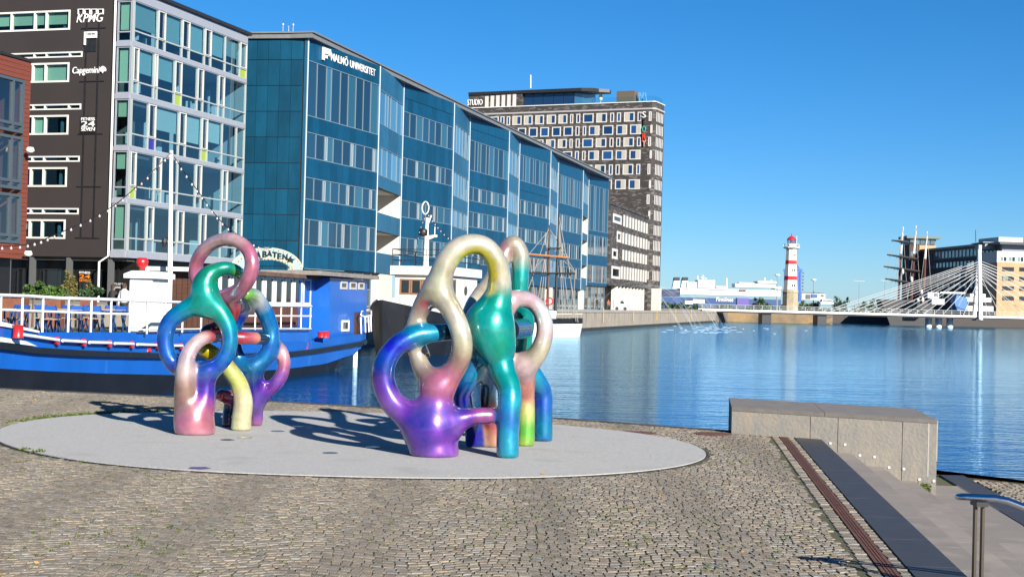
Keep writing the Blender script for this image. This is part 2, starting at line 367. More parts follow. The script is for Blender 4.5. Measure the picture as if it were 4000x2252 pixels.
# plaza sheet: the quay edge bends as in the photo
edge = [(-30, 29.5), (-18, 27.2), (-9.0, 24.9), (-3.65, 23.35), (0.66, 21.5), (3.15, 19.95)]
BLK_FL = G(2873, 1687); BLK_FR2 = P(3682, 1632, 18.2)
joint = bpy.data.materials.new('sandy_joint'); joint = mat('sandy_joint', (0.11, 0.092, 0.06), 0.95, c2=(0.07, 0.085, 0.025), vscale=1.1, bump=0.6, bscale=60)
def strip_x(y, off=0.0): return 2.66+(y-9.23)*0.12+off       # left edge of the dark strip
pl = [(-30, -6), (-30, 29.5)]+edge[1:]+[(3.2, 20.2), (strip_x(20.2, .35), 20.2), (strip_x(-6, .35), -6)]
b = MB(); b.add([(x, y, -0.0045) for x, y in pl], [tuple(range(len(pl)))[::-1]])
plaza = b.build('plaza_ground', joint); tag(plaza, kind='structure')
qw = MB()
for (x0, y0), (x1, y1) in zip(edge[:-1], edge[1:]): qw.add([(x0, y0, -3), (x1, y1, -3), (x1, y1, 0.0), (x0, y0, 0.0)], [(3, 2, 1, 0), (0, 1, 2, 3)])
qw.build('quay_wall', concrete, plaza)
ec = MB()
for (x0, y0), (x1, y1) in zip(edge[:-1], edge[1:]):
    d = Vector((x1-x0, y1-y0, 0)).normalized(); nn = Vector((-d.y, d.x, 0))
    ec.obox((x0, y0, -0.25), (x1-x0, y1-y0, 0), nn*(-0.12), (0, 0, 0.262))
ec.build('edge_beam', mat('edge_steel', (0.07, 0.06, 0.055), 0.7, var=0.4), plaza)
# --- concrete disc
EP = [(0, 1677), (28, 1666), (194, 1632), (442, 1616), (0, 1726), (111, 1760), (387, 1809), (719, 1837), (1106, 1854), (1383, 1862), (1708, 1869), (1940, 1868), (2290, 1858), (2581, 1834), (2744, 1799), (2762, 1785), (2750, 1764), (2698, 1735), (2581, 1706), (2407, 1683), (2162, 1661), (1051, 1607), (1600, 1620)]
A_ = [G(*p) for p in EP]
Mx = np.array([[2*p.x, 2*p.y, 1] for p in A_]); bb = np.array([p.x**2+p.y**2 for p in A_]); sol = np.linalg.lstsq(Mx, bb, rcond=None)[0]
DC = (sol[0], sol[1])
th0 = [math.atan2(p.y-DC[1], p.x-DC[0]) for p in A_]; rr0 = [math.hypot(p.x-DC[0], p.y-DC[1]) for p in A_]
od = np.argsort(th0); tt = np.array(th0)[od]; rr = np.array(rr0)[od]
tt3 = np.concatenate([tt-2*math.pi, tt, tt+2*math.pi]); rr3 = np.concatenate([rr, rr, rr])
_g = np.linspace(-math.pi, math.pi, 721)[:-1]; _r = np.interp(_g, tt3, rr3); _k = np.exp(-(np.arange(-45, 46)/22.0)**2); _k /= _k.sum()
_r = np.convolve(np.concatenate([_r[-45:], _r, _r[:45]]), _k, 'valid')
def disc_r(t): return float(np.interp(t, _g, _r, period=2*math.pi))
disc_mat = mat('cast_rubber', (0.55, 0.55, 0.54), 0.95, c2=(0.385, 0.385, 0.38), vscale=34, bump=0.5, bscale=90, wear=((0.40, 0.395, 0.38), 1.3, 0.57))
b = MB(); N = 160; ring = [(DC[0]+disc_r(2*math.pi*i/N-math.pi)*math.cos(2*math.pi*i/N), DC[1]) for i in range(N)]
ring = []
for i in range(N):
    t = -math.pi+2*math.pi*i/N; r_ = disc_r(t); ring.append((DC[0]+r_*math.cos(t), DC[1]+r_*math.sin(t)))
b.prism(ring, -0.03, 0.012); disc = b.build('play_disc', disc_mat); tag(disc, kind='structure')
b = MB()
for i in range(N):
    t0 = -math.pi+2*math.pi*i/N; t1 = -math.pi+2*math.pi*(i+1)/N; r0 = disc_r(t0); r1 = disc_r(t1)
    q = [(DC[0]+(r0+a)*math.cos(t0), DC[1]+(r0+a)*math.sin(t0), 0.004) for a in (0.003, 0.028)]+[(DC[0]+(r1+a)*math.cos(t1), DC[1]+(r1+a)*math.sin(t1), 0.004) for a in (0.028, 0.003)]
    b.add(q, [(0, 1, 2, 3)])
b.build('steel_rim', mat('rusty_rim', (0.035, 0.022, 0.017), 0.8, var=0.4), disc)
def in_disc(x, y, m=0.0):
    return math.hypot(x-DC[0], y-DC[1]) < disc_r(math.atan2(y-DC[1], x-DC[0]))+m
# --- cobbles in segmental arcs
cob = mat('granite_cobble', (1, 1, 1), 0.85, tint=True, var=0.25, vscale=14, bump=0.4, bscale=70)
tones = np.array([(0.25, 0.218, 0.18), (0.23, 0.205, 0.175), (0.21, 0.19, 0.165), (0.26, 0.228, 0.185), (0.235, 0.195, 0.16), (0.22, 0.212, 0.20), (0.18, 0.16, 0.138), (0.275, 0.245, 0.205)])*np.array([1.07, 1.04, .97])
WID, SP, AMP = 1.5, 0.088, 0.26
def edge_y(x):
    for (x0, y0), (x1, y1) in zip(edge[:-1], edge[1:]):
        if x0 <= x <= x1: return y0+(y1-y0)*(x-x0)/(x1-x0)
    return 19.9
def arc_pt(cx, t, r): return (cx+t*WID, r*SP+AMP*(1-4*t*t))
near = []; BV = []; BF = []; BC = []
def stone(cs, zt, tone):
    c = np.array(cs); m = c.mean(0); ins = m+(c-m)*0.90; k = len(BV)*8
    v = [(x, y, -0.016) for x, y in m+(c-m)*1.04]+[(x, y, zt+random.uniform(-.0012, .0012)) for x, y in ins]
    BV.append(v); BF.append([(k+4, k+5, k+6, k+7), (k, k+1, k+5, k+4), (k+1, k+2, k+6, k+5), (k+2, k+3, k+7, k+6), (k+3, k, k+4, k+7)]); BC.append(tone)
chan = lambda y: strip_x(y, -0.30)       # straight courses start here
def wave(x):
    return AMP*.5*math.cos(2*math.pi*(x/WID+.3*math.sin(x*.35)))+0.05*math.sin(x*0.9)
for r in range(78, 292):
    x = -13.0+random.uniform(0, .1)
    while x < 3.6:
        w = random.uniform(.060, .086); x1 = x+w
        g = .0035; y0 = r*SP+.0045; y1 = (r+1)*SP-.0045
        cs = [(x+g, y0+wave(x+g)), (x1-g, y0+wave(x1-g)), (x1-g, y1+wave(x1-g)), (x+g, y1+wave(x+g))]
        cs = [(a+random.uniform(-.007, .007), c+random.uniform(-.007, .007)) for a, c in cs]; x = x1
        mx_, my_ = sum(c[0] for c in cs)/4, sum(c[1] for c in cs)/4
        if my_ < 7.3 or abs(mx_) > 0.40*my_+2.4 or mx_ > chan(my_)-0.06 or mx_ > 3.05 and my_ > 19.5: continue
        if in_disc(mx_, my_, 0.07) or my_ > edge_y(mx_)-0.17: continue
        tone = tones[random.randrange(len(tones))]*random.uniform(.9, 1.1)
        zt = 0.002+random.uniform(-.0022, .0022)
        if 8.1 < my_ < 8.45 and abs(mx_) < 0.36*my_ and len(near) < 300: near.append((cs, zt, tone))
        else: stone(cs, zt, tone)
# straight courses between the drain channel and the strip and beside the channel
y = 7.2
while y < 19.5:
    for o0, o1 in ((-0.30, -0.20), (-0.085, -0.004)):
        x0 = strip_x(y, o0); x1 = strip_x(y, o1)
        cs = [(x0+.006, y+.006), (x1-.006, y+.006), (x1-.006, y+.135), (x0+.006, y+.135)]
        stone([(a+random.uniform(-.005, .005), c+random.uniform(-.005, .005)) for a, c in cs], 0.003+random.uniform(-.003, .003), tones[random.randrange(8)]*random.uniform(.85, 1.15))
    y += 0.142
def cobble_field(name, parent, BV, BF, BC):
    q = MB(); q.v = [p for v in BV for p in v]; q.f = [f for fs in BF for f in fs]; q.m = [0]*len(q.f)
    o = q.build(name, cob, parent, colors=np.repeat(np.array(BC), 8, axis=0)); tag(o, kind='stuff'); return o
cobble_field('cobbles', plaza, BV, BF, BC)
# the nearest stones one by one, sharing a few meshes
var = []
for i in range(10):
    w, d = random.uniform(.058, .074), random.uniform(.074, .081); tn = tones[i % 8]*random.uniform(.85, 1.15); q = MB()
    c = [(-w/2, -d/2), (w/2, -d/2), (w/2, d/2), (-w/2, d/2)]; c = [(x+random.uniform(-.008, .008), y+random.uniform(-.008, .008)) for x, y in c]
    q.add([(x, y, -.02) for x, y in c]+[(x*.8, y*.8, .004+random.uniform(-.003, .003)) for x, y in c], [(4, 5, 6, 7), (0, 1, 5, 4), (1, 2, 6, 5), (2, 3, 7, 6), (3, 0, 4, 7)])
    o = q.build('cobble', cob, plaza, colors=np.tile(tn, (8, 1))); var.append(o.data); bpy.data.objects.remove(o)
for cs, zt, tone in near:
    c = np.array(cs); m = c.mean(0); e = c[1]-c[0]
    o = bpy.data.objects.new('cobble', random.choice(var)); col.objects.link(o); o.parent = plaza
    o.location = (m[0], m[1], zt-0.004); o.rotation_euler = (random.uniform(-.03, .03), random.uniform(-.03, .03), math.atan2(e[1], e[0]))
# moss and grass tufts in the joints
moss = mat('joint_moss', (0.09, 0.13, 0.022), 0.9, var=0.4, vscale=8)
mg = MB(); rg = random.Random(5)
for _ in range(4200):
    y = rg.uniform(7.6, 23.5); x = rg.uniform(-.40*y-1, 3.3)
    if math.sin(x*1.7+y*.6)+math.sin(y*1.3-x*.4) < rg.uniform(-.6, 2.0) or in_disc(x, y, .1) or x > chan(y) or y > edge_y(x)-.2: continue
    s = rg.uniform(.005, .014)
    for _k in range(4): leaves((x+rg.gauss(0, .02), y+rg.gauss(0, .015), .004), (.02, .012, .008), 4, s*1.1, mg, rg)
for i in range(420):    # grass along the disc's left rim
    t = rg.gauss(2.62, .16); r_ = disc_r(t if t < math.pi else t-2*math.pi)+rg.uniform(.02, .22); leaves((DC[0]+r_*math.cos(t), DC[1]+r_*math.sin(t), .008), (.04, .04, .02), 5, .026, mg, rg)
for px, py in ((95, 1757), (150, 1768)):
    g0 = G(px, py); leaves((g0.x, g0.y, .012), (.09, .05, .02), 40, .03, mg, rg)
tag(mg.build('moss_tufts', moss), 'low green moss tufts growing in the cobble joints', 'moss', kind='stuff')
lf = MB(); rl2 = random.Random(21)
for _ in range(80):
    y = rl2.uniform(7.8, 23); x = rl2.uniform(-.38*y, 3.0)
    if x < chan(y) and y < edge_y(x)-.2: leaves((x, y, .016), (.01, .01, .002), 1, rl2.uniform(.02, .045), lf, rl2)
tag(lf.build('fallen_leaves', mat('dry_leaf', (.33, .19, .06), .8, var=.5, vscale=3)), 'dry fallen leaves scattered over the cobbles and disc', 'leaves', kind='stuff')
# --- rusty drain channel, dark strip with studs
rust = mat('rusty_iron', (0.13, 0.048, 0.03), 0.8, var=0.35, vscale=6)
dr = empty('drain_channel', (strip_x(9, -.15), 9, 0), 'long rusty slotted drain channel set in the cobbles', 'drain')
y = 7.2; L_ = (20.0-7.2)/16
for i in range(16):
    q = MB()
    for k, (a, c) in enumerate(((-.197, -.172), (-.165, -.148), (-.141, -.124), (-.117, -.09))):
        q.add([(strip_x(y, a), y, .003), (strip_x(y, c), y, .003), (strip_x(y+L_-.008, c), y+L_-.008, .003), (strip_x(y+L_-.008, a), y+L_-.008, .003)], [(0, 1, 2, 3)])
        q.add([(strip_x(y, c), y, .003), (strip_x(y, c), y, -.02), (strip_x(y+L_-.008, c), y+L_-.008, -.02), (strip_x(y+L_-.008, c), y+L_-.008, .003)], [(0, 1, 2, 3)])
    q.build('grating', rust, dr); y += L_
slate = mat('dark_slab', (0.045, 0.047, 0.055), 0.6, var=0.15, vscale=5, bump=0.1, bscale=80)
stud_m = mat('worn_steel_stud', (0.34, 0.33, 0.31), 0.5, metal=0.6)
st = empty('stair_head_strip', (strip_x(9), 9, 0), 'dark slab strip with round steel studs along the stair head', 'paving strip')
sy = 5.0
while sy < 19.4:
    ln = min(1.15, 19.45-sy); q = MB(); q.obox((strip_x(sy), sy, -.15), (strip_x(sy+ln-.006)-strip_x(sy), ln-.006, 0), (.345, 0, 0), (0, 0, .155)); q.build('slab', slate, st); sy += ln
first = None
for i in range(30):
    yy = 7.6+i*0.40
    if first is None:
        q = MB(); q.lathe((0, 0, 0), [(.026, 0), (.026, .003), (.02, .005)], 12); first = q.build('stud', stud_m, st); o = first
    else: o = bpy.data.objects.new('stud', first.data); col.objects.link(o); o.parent = st
    o.location = Vector((strip_x(yy, .285), yy, .006))-ROOT[st]
# --- stairs down to the landing, block bench
RIS, TRD = 0.15, 0.385
slabm = mat('granite_slab', (0.30, 0.265, 0.24), 0.8, c2=(0.25, 0.225, 0.205), vscale=2.2, bump=0.2, bscale=60, rnd=0.10, wear=((0.34, 0.30, 0.26), 2.0, 0.55))
stairs = empty('stairs', (strip_x(12, .35), 12, -.6), 'wide granite stairs going down to the lower landing', 'stairs')
for k in range(4):
    o0 = .352+k*TRD; z = -RIS*(k+1); yy = 5.0
    while yy < 19.2:
        ln = 1.9 if k % 2 else 1.6; e = min(yy+ln, 19.25); w = TRD-.004 if k < 3 else TRD*2
        q = MB(); q.obox((strip_x(yy, o0), yy, z-.2), (strip_x(e-.006)-strip_x(yy), e-yy-.006, 0), (w, 0, 0), (0, 0, .2)); q.build('tread_slab', slabm, stairs); yy = e
LZ = -0.6
land_edge = [(strip_x(20.9, 1.6), 22.2), (5.35, 21.2), tuple(G(3700, 1857, LZ).xy), tuple(G(4000, 1888, LZ).xy), (12.0, 15.0)]
ldp = [(strip_x(5, 1.9), 5), (strip_x(19.3, 1.9), 19.3), (strip_x(19.3, 1.2), 19.4)]+land_edge+[(12, 5)]
q = MB(); q.add([(x, y, LZ-.018) for x, y in ldp], [tuple(range(len(ldp)))]); q.add([(x, y, -3) for x, y in land_edge]+[(x, y, LZ+.006) for x, y in land_edge], [(i, i+1, i+6, i+5) for i in range(4)])
landing = q.build('lower_landing', joint); tag(landing, kind='structure')
BV, BF, BC = [], [], []
y = 9.0
while y < 21:
    x = strip_x(y, 2.25)+random.uniform(0, .1)
    while x < 9:
        s1 = (6.12-5.75)/(19.5-15.97); sx = 5.75+(y-15.97)*s1
        inside = True
        for (x0, y0), (x1, y1) in zip(land_edge[1:-1], land_edge[2:]):
            if (x1-x0)*(y-y0)-(y1-y0)*(x-x0) > -0.15: inside = False
        if x+.05 > sx+.4 and inside: stone([(x+.006, y), (x+.1, y), (x+.1, y+.094), (x+.006, y+.094)], LZ+.004+random.uniform(-.004, .004), tones[random.randrange(8)]*random.uniform(.85, 1.2))
        x += .108
    y += .104
for i in range(len(BV)): BV[i] = [(a, c, d if d > LZ-.1 and d < -.3 else LZ-.02) for a, c, d in BV[i]]
cobble_field('cobbles', landing, BV, BF, BC)
yy = 8.5
while yy < 20.3:
    s1 = (6.12-5.75)/(19.5-15.97); f = lambda v, o=0: 5.75+(v-15.97)*s1+o
    e = yy+1.2; q = MB(); q.obox((f(yy), yy, LZ-.1), (f(e)-f(yy), 1.194, 0), (.34, 0, 0), (0, 0, .105)); q.build('dark_slab', slate, landing)
    for w0, w1 in ((strip_x(yy, 2.28), f(yy)-.006),):
        nsl = 2
        for j in range(nsl):
            a = w0+(w1-w0)*j/nsl; c = w0+(w1-w0)*(j+1)/nsl-.006
            if yy < 19.2: q = MB(); q.obox((a, yy, LZ-.1), (f(e)-f(yy), 1.194, 0), (c-a, 0, 0), (0, 0, .104)); q.build('paving_slab', slabm, landing)
    yy = e
# block bench
blockm = mat('weathered_concrete', (0.37, 0.33, 0.275), 0.85, c2=(0.27, 0.265, 0.25), vscale=4.5, bump=0.35, bscale=22, wear=((0.40, 0.33, 0.25), 6.0, 0.58))
blocktop = mat('bench_top_concrete', (0.20, 0.183, 0.168), 0.8, var=0.16, vscale=5, bump=0.2, bscale=40)
HB = 0.36
fl = Vector((3.07, 19.62, 0)); fr = Vector((5.5, 18.25, 0)); dv = fr-fl; back = Vector((0.28, 2.1, 0)); 
blk = empty('bench_block', fl, 'long weathered concrete bench block beside the stairs', 'concrete bench')
FB = Face((fl.x, fl.y), (fr.x, fr.y)); ns = [0, .40, .535, .84, 1.0]
for a, c in zip(ns[:-1], ns[1:]):
    g = .004/dv.length; q = MB(); q.obox(fl+dv*(a+g)+Vector((0, 0, -1.6)), dv*(c-a-2*g), back, (0, 0, 1.6+HB-.05)); q.build('block', blockm, blk)
for a, c in ((0, .47), (.47, 1.0)):
    g = .003/dv.length; q = MB(); q.obox(fl+dv*(a+g)+FB.n*.006+Vector((0, 0, HB-.05)), dv*(c-a-2*g)*1.0, back, (0, 0, .05)); q.build('cap_slab', [blocktop], blk)
white_lamp = mat('white_inset_lens', (0.85, 0.85, 0.82), 0.3)
for px, py in ((3244, 1730), (3301, 1735), (3359, 1777), (3416, 1783), (3473, 1824), (3531, 1830), (3592, 1871), (3648, 1877)):
    s, z = FB.uv(px, py); c = FB.pt(s, z, .001); q = MB(); q.tube([c, c+FB.n*.006], .018, 16); q.build('inset_lens', white_lamp, blk)
wl_ = MB()
for px, py, y2 in ((3629, 1636, 1860), (3662, 1640, 1800)):
    s, z = FB.uv(px, py); s2, z2 = FB.uv(px-4, y2); FB.box(wl_, s-.008, s+.008, z2, z, .0005, .0015)
wl_.build('lime_streak', mat('lime_white', (0.55, 0.52, 0.46), 0.9, var=.2), blk)
wd = MB(); g0 = FB.pt(FB.uv(3615, 1868)[0], LZ, .05)
for _k in range(16):
    d = Vector((random.gauss(0, .4), random.gauss(0, .3), 1)).normalized()*random.uniform(.08, .2); p = g0+Vector((random.gauss(0, .05), random.gauss(0, .02), 0)); leaves(p+d*.6, (.04, .04, .06), 7, .035, wd); wd.tube([p, p+d], .003, 4)
tag(wd.build('weed', moss, origin=g0), 'green weed sprouting at the foot of the bench block', 'weed')
# hand rail: hairpin tube on paired flat posts
rl = empty('handrail', (2.9, 8.7, -.3), 'polished steel hairpin handrail beside the granite stairs', 'handrail')
hp = []; tip = P(3762, 1938, 8.63)
z0 = tip.z
run = [Vector((2.735, 8.63, z0)), Vector((2.95, 8.60, z0)), Vector((3.02, 8.59, z0-.012)), Vector((3.6, 8.5, z0-.215)), Vector((4.4, 8.4, z0-.52))]
sd = Vector((0.012, .034, 0))
pathr = [p+sd for p in run[::-1]]
pathr[-1] = run[0]+sd+Vector((.045, 0, 0))
for k in range(1, 6): a = math.pi*k/6; pathr.append(run[0]+Vector((.045-.05*math.sin(a), 0, 0))+sd*math.cos(a))
pathr += [run[0]-sd+Vector((.045, 0, 0))]+[p-sd for p in run[1:]]
MB().tube(pathr, .017, 12).build('rail_tube', steel, rl, smooth=True)
for dx in (0.105, 0.150):
    c = run[0]+Vector((dx, 0, 0)); q = MB(); q.box(c.x-.0075, c.x+.0075, c.y-.02, c.y+.02, -.35, z0-.05); q.build('post', mat('rail_post', (0.09, 0.075, 0.06), 0.45, metal=.7), rl)
q = MB(); c = run[0]+Vector((.128, 0, 0)); q.box(c.x-.035, c.x+.035, c.y-.062, c.y+.062, z0-.052, z0-.024); q.build('bracket', dark_metal, rl)
# ground lights on the disc, manhole covers
gl = mat('ground_lens', (0.10, 0.11, 0.11), 0.2, spec=.8)
for i, (px, py, lab, m) in enumerate(((888, 1717, 'flush round floor light nearest the pink footed sculpture', gl), (955, 1708, 'flush round floor light just right of the yellow leg', gl), (1085, 1683, 'flush round floor light behind the pink footed sculpture', gl), (1163, 1665, 'flush round floor light farthest back on the grey disc', gl), (1290, 1768, 'flush round floor light left of the purple sculpture foot', gl), (1455, 1745, 'flush round floor light inside the big looped shadow', gl), (778, 1827, 'purple star shaped mark near the front rim of the grey disc', mat('purple_mark', (.10, .07, .2), .6)))):
    c = G(px, py, .012); q = MB(); 
    if i == 6: q.lathe(c, [(.12, 0), (.12, .002)], 5)
    else: q.lathe(c, [(.088, 0), (.085, .004), (.07, .004)], 20)
    tag(q.build('floor_light' if i < 6 else 'floor_mark', m, origin=c), lab, 'floor light' if i < 6 else 'floor mark', 'floor lights on the grey disc' if i < 6 else None)
for px, py, lab in ((2490, 1690, 'rusty round manhole cover right of the grey disc'), (2785, 1694, 'rusty manhole cover close to the bench block')):
    c = G(px, py, .002); q = MB(); q.lathe(c, [(.26, 0), (.26, .006)], 28); tag(q.build('manhole_cover', rust, origin=c), lab, 'manhole cover', 'manhole covers in the cobbles')
# ================================================================== the two looped sculptures
def pearl(name):
    m = mat(name, (1, 1, 1), 0.29, metal=0.42, tint=True, var=0.22, vscale=5.5, coat=1.0, bump=0.10, bscale=5.5)
    nt = m.node_tree; L = nt.links; b_ = nt.nodes['Principled BSDF']; old = b_.inputs['Base Color'].links[0].from_socket    # flip-flop pigment drifts in hue over the surface
    tc = nd(nt, 'ShaderNodeTexCoord'); n = nd(nt, 'ShaderNodeTexNoise'); n.inputs['Scale'].default_value = 2.6; n.inputs['Detail'].default_value = 4; L.new(tc.outputs['Object'], n.inputs['Vector'])
    mr = nd(nt, 'ShaderNodeMapRange'); mr.inputs[1].default_value = .3; mr.inputs[2].default_value = .7; mr.inputs[3].default_value = .455; mr.inputs[4].default_value = .545; L.new(n.outputs['Fac'], mr.inputs[0])
    h = nd(nt, 'ShaderNodeHueSaturation'); h.inputs['Value'].default_value = 1.14; L.new(mr.outputs[0], h.inputs['Hue']); L.new(old, h.inputs['Color']); L.new(h.outputs[0], b_.inputs['Base Color'])
    return m
pearl_m = pearl('pearl_lacquer'); collar_m = mat('dark_collar', (0.006, 0.009, 0.018), 0.25, coat=0.8)
C = dict(pk=(.40, .13, .21), pkl=(.52, .33, .35), rd=(.36, .035, .05), gr=(.004, .22, .12), lg=(.12, .40, .05), te=(.0, .27, .23), tb=(.0, .19, .34), bl=(.006, .10, .40), db=(.006, .05, .27), pu=(.085, .022, .30), pul=(.19, .075, .40),
         be=(.43, .39, .29), bel=(.54, .50, .40), ye=(.50, .42, .005), yg=(.50, .55, .16), yl=(.62, .61, .36), wh=(.54, .58, .57), or_=(.55, .28, .18), mv=(.27, .065, .22), dk=(.015, .008, .015), br=(.28, .17, .15), pb=(.2, .2, .55), cy=(.01, .29, .43), pp=(.52, .38, .40))
def path(zoom, rows, n=5, closed=False):
    x0, y0, sc = zoom; out = []
    for zx, zy, d, r, c in rows:
        p = P(x0+zx/sc, y0+zy/sc, d); out.append((*p, r/sc*d/FPX, *C[c]))
    return crom(out, n, closed)
Z1 = (600, 850, 1.6117); Z2 = (1400, 880, 1.5424)
def stub(parent, zoom, a, b, d0, d1, r):
    p = P(zoom[0]+a[0]/zoom[2], zoom[1]+a[1]/zoom[2], d0); q = P(zoom[0]+b[0]/zoom[2], zoom[1]+b[1]/zoom[2], d1)
    MB().tube([p, p+(q-p)*.5, q], r/zoom[2]*d0/FPX, 20).build('dark_collar', collar_m, parent, smooth=40)
FLOOR = 0.011
base1 = G(761, 1690); s1 = empty('loop_sculpture', (base1.x, base1.y, 0), 'smaller looped lacquer sculpture with pink top ring and pink foot', 'sculpture', 'looped lacquer sculptures on the grey disc')
B = 17.45
front = [
 path(Z1, [(300, 545, B, 62, 'te'), (180, 590, B, 58, 'tb'), (95, 670, B, 55, 'bl'), (74, 765, B, 52, 'bl'), (92, 870, B, 50, 'bl'), (150, 945, B+.02, 50, 'db'), (235, 985, B+.03, 52, 'db'), (330, 975, B+.02, 55, 'db'), (420, 915, B, 54, 'bl'), (474, 820, B, 52, 'bl'), (478, 720, B, 54, 'tb'), (440, 630, B, 60, 'te'), (380, 560, B, 66, 'te')], closed=True),
 path(Z1, [(330, 560, B, 70, 'te'), (325, 490, B, 92, 'te'), (320, 420, B, 78, 'gr'), (350, 360, B, 60, 'gr'), (410, 325, B+.05, 46, 'gr'), (470, 318, B+.1, 42, 'gr'), (520, 335, B+.18, 40, 'lg')]),
 path(Z1, [(325, 970, B, 66, 'db'), (325, 1040, B, 62, 'pu'), (322, 1110, B, 66, 'pu'), (300, 1180, B, 86, 'mv'), (270, 1250, B, 112, 'pk'), (262, 1310, B, 124, 'pk'), (260, 1420, B, 126, 'pkl')]),
 path(Z1, [(235, 1270, B-.04, 100, 'pk'), (205, 1170, B-.06, 76, 'br'), (196, 1060, B-.10, 66, 'br'), (200, 960, B-.12, 58, 'pp'), (215, 870, B-.12, 52, 'pp'), (255, 800, B-.08, 48, 'pp'), (305, 762, B, 44, 'pkl'), (350, 750, B+.08, 42, 'rd')])]
swept_obj('front_loops', front, pearl_m, s1, h=.019, k=.09, floor=FLOOR, wob=.0025)
stub(s1, Z1, (518, 333), (575, 380), B+.18, B+.50, 38)
ringA = [path(Z1, [(460, 135, B+.05, 42, 'pkl'), (365, 165, B+.2, 43, 'pkl'), (290, 240, B+.32, 44, 'pk'), (264, 330, B+.38, 44, 'pk'), (285, 420, B+.40, 44, 'pk'), (350, 480, B+.36, 46, 'mv'), (440, 505, B+.22, 52, 'pk'), (530, 465, B+.05, 52, 'pk'), (595, 385, B-.12, 50, 'pk'), (620, 295, B-.16, 46, 'pk'), (600, 210, B-.12, 44, 'pk'), (540, 155, B-.05, 42, 'pkl')], closed=True),
 path(Z1, [(490, 500, B+.2, 50, 'pk'), (505, 570, B+.30, 46, 'rd'), (480, 630, B+.42, 44, 'rd'), (400, 690, B+.45, 44, 'rd'), (340, 715, B+.40, 44, 'dk')])]
swept_obj('top_ring', ringA, pearl_m, s1, h=.017, k=.09, wob=.002, dents=[(*P(895, 963, B+.05), .02, *C['mv']), (*P(830, 985, B+.15), .02, *C['mv']), (*P(800, 1060, B+.3), .02, *C['pk'])])
D_ = 18.45
rear = [
 path(Z1, [(585, 480, D_-.55, 40, 'lg'), (640, 500, D_-.3, 50, 'wh'), (690, 580, D_-.1, 54, 'bl'), (735, 690, D_, 52, 'bl'), (738, 790, D_, 52, 'bl'), (700, 880, D_, 54, 'bl'), (620, 935, D_, 58, 'db'), (540, 900, D_, 54, 'bl'), (505, 800, D_, 50, 'db'), (510, 690, D_, 46, 'bl'), (555, 590, D_-.1, 50, 'bl'), (610, 530, D_-.25, 52, 'wh')], closed=True),
 path(Z1, [(620, 945, D_, 66, 'db'), (628, 1040, D_+.1, 66, 'pu'), (640, 1130, D_+.2, 56, 'pul'), (648, 1220, D_+.3, 42, 'pul'), (648, 1330, D_+.35, 38, 'pk'), (648, 1400, D_+.35, 38, 'pk')]),
 path(Z1, [(640, 1160, D_+.2, 50, 'pul'), (720, 1090, D_+.15, 44, 'pu'), (795, 1010, D_+.1, 44, 'pul'), (822, 920, D_+.1, 40, 'pk'), (812, 840, D_+.1, 36, 'pkl'), (765, 790, D_+.15, 32, 'pk'), (720, 780, D_+.2, 30, 'pk')]),
 path(Z1, [(600, 1140, D_+.2, 44, 'pu'), (520, 1130, D_+.2, 40, 'mv'), (430, 1115, D_+.1, 40, 'rd')]),
 path(Z1, [(505, 1140, D_+.25, 44, 'mv'), (480, 1230, D_+.2, 46, 'dk'), (470, 1400, D_+.1, 46, 'rd')])]
swept_obj('rear_loops', rear, pearl_m, s1, h=.019, k=.10, floor=FLOOR, wob=.0025)
yl = [path(Z1, [(545, 1400, 18.1, 66, 'yl'), (555, 1270, 18.1, 62, 'yl'), (565, 1150, 18.08, 60, 'yl'), (535, 1040, 18.05, 56, 'yg'), (480, 960, 18.0, 52, 'yg'), (410, 880, 17.95, 50, 'ye'), (330, 830, 17.9, 50, 'ye')])]
swept_obj('yellow_leg', yl, pearl_m, s1, h=.018, floor=FLOOR, wob=.002, dents=[(*P(905, 1600, 18.05), .02, *C['lg'])])
swept_obj('red_arm', [path(Z1, [(470, 750, 17.95, 42, 'rd'), (560, 755, 18.0, 42, 'rd'), (640, 757, 18.1, 40, 'or_')])], pearl_m, s1, h=.018)
stub(s1, Z1, (640, 757), (705, 760), 18.1, 18.4, 39); stub(s1, Z1, (340, 745), (425, 745), B+.06, B+.42, 42)
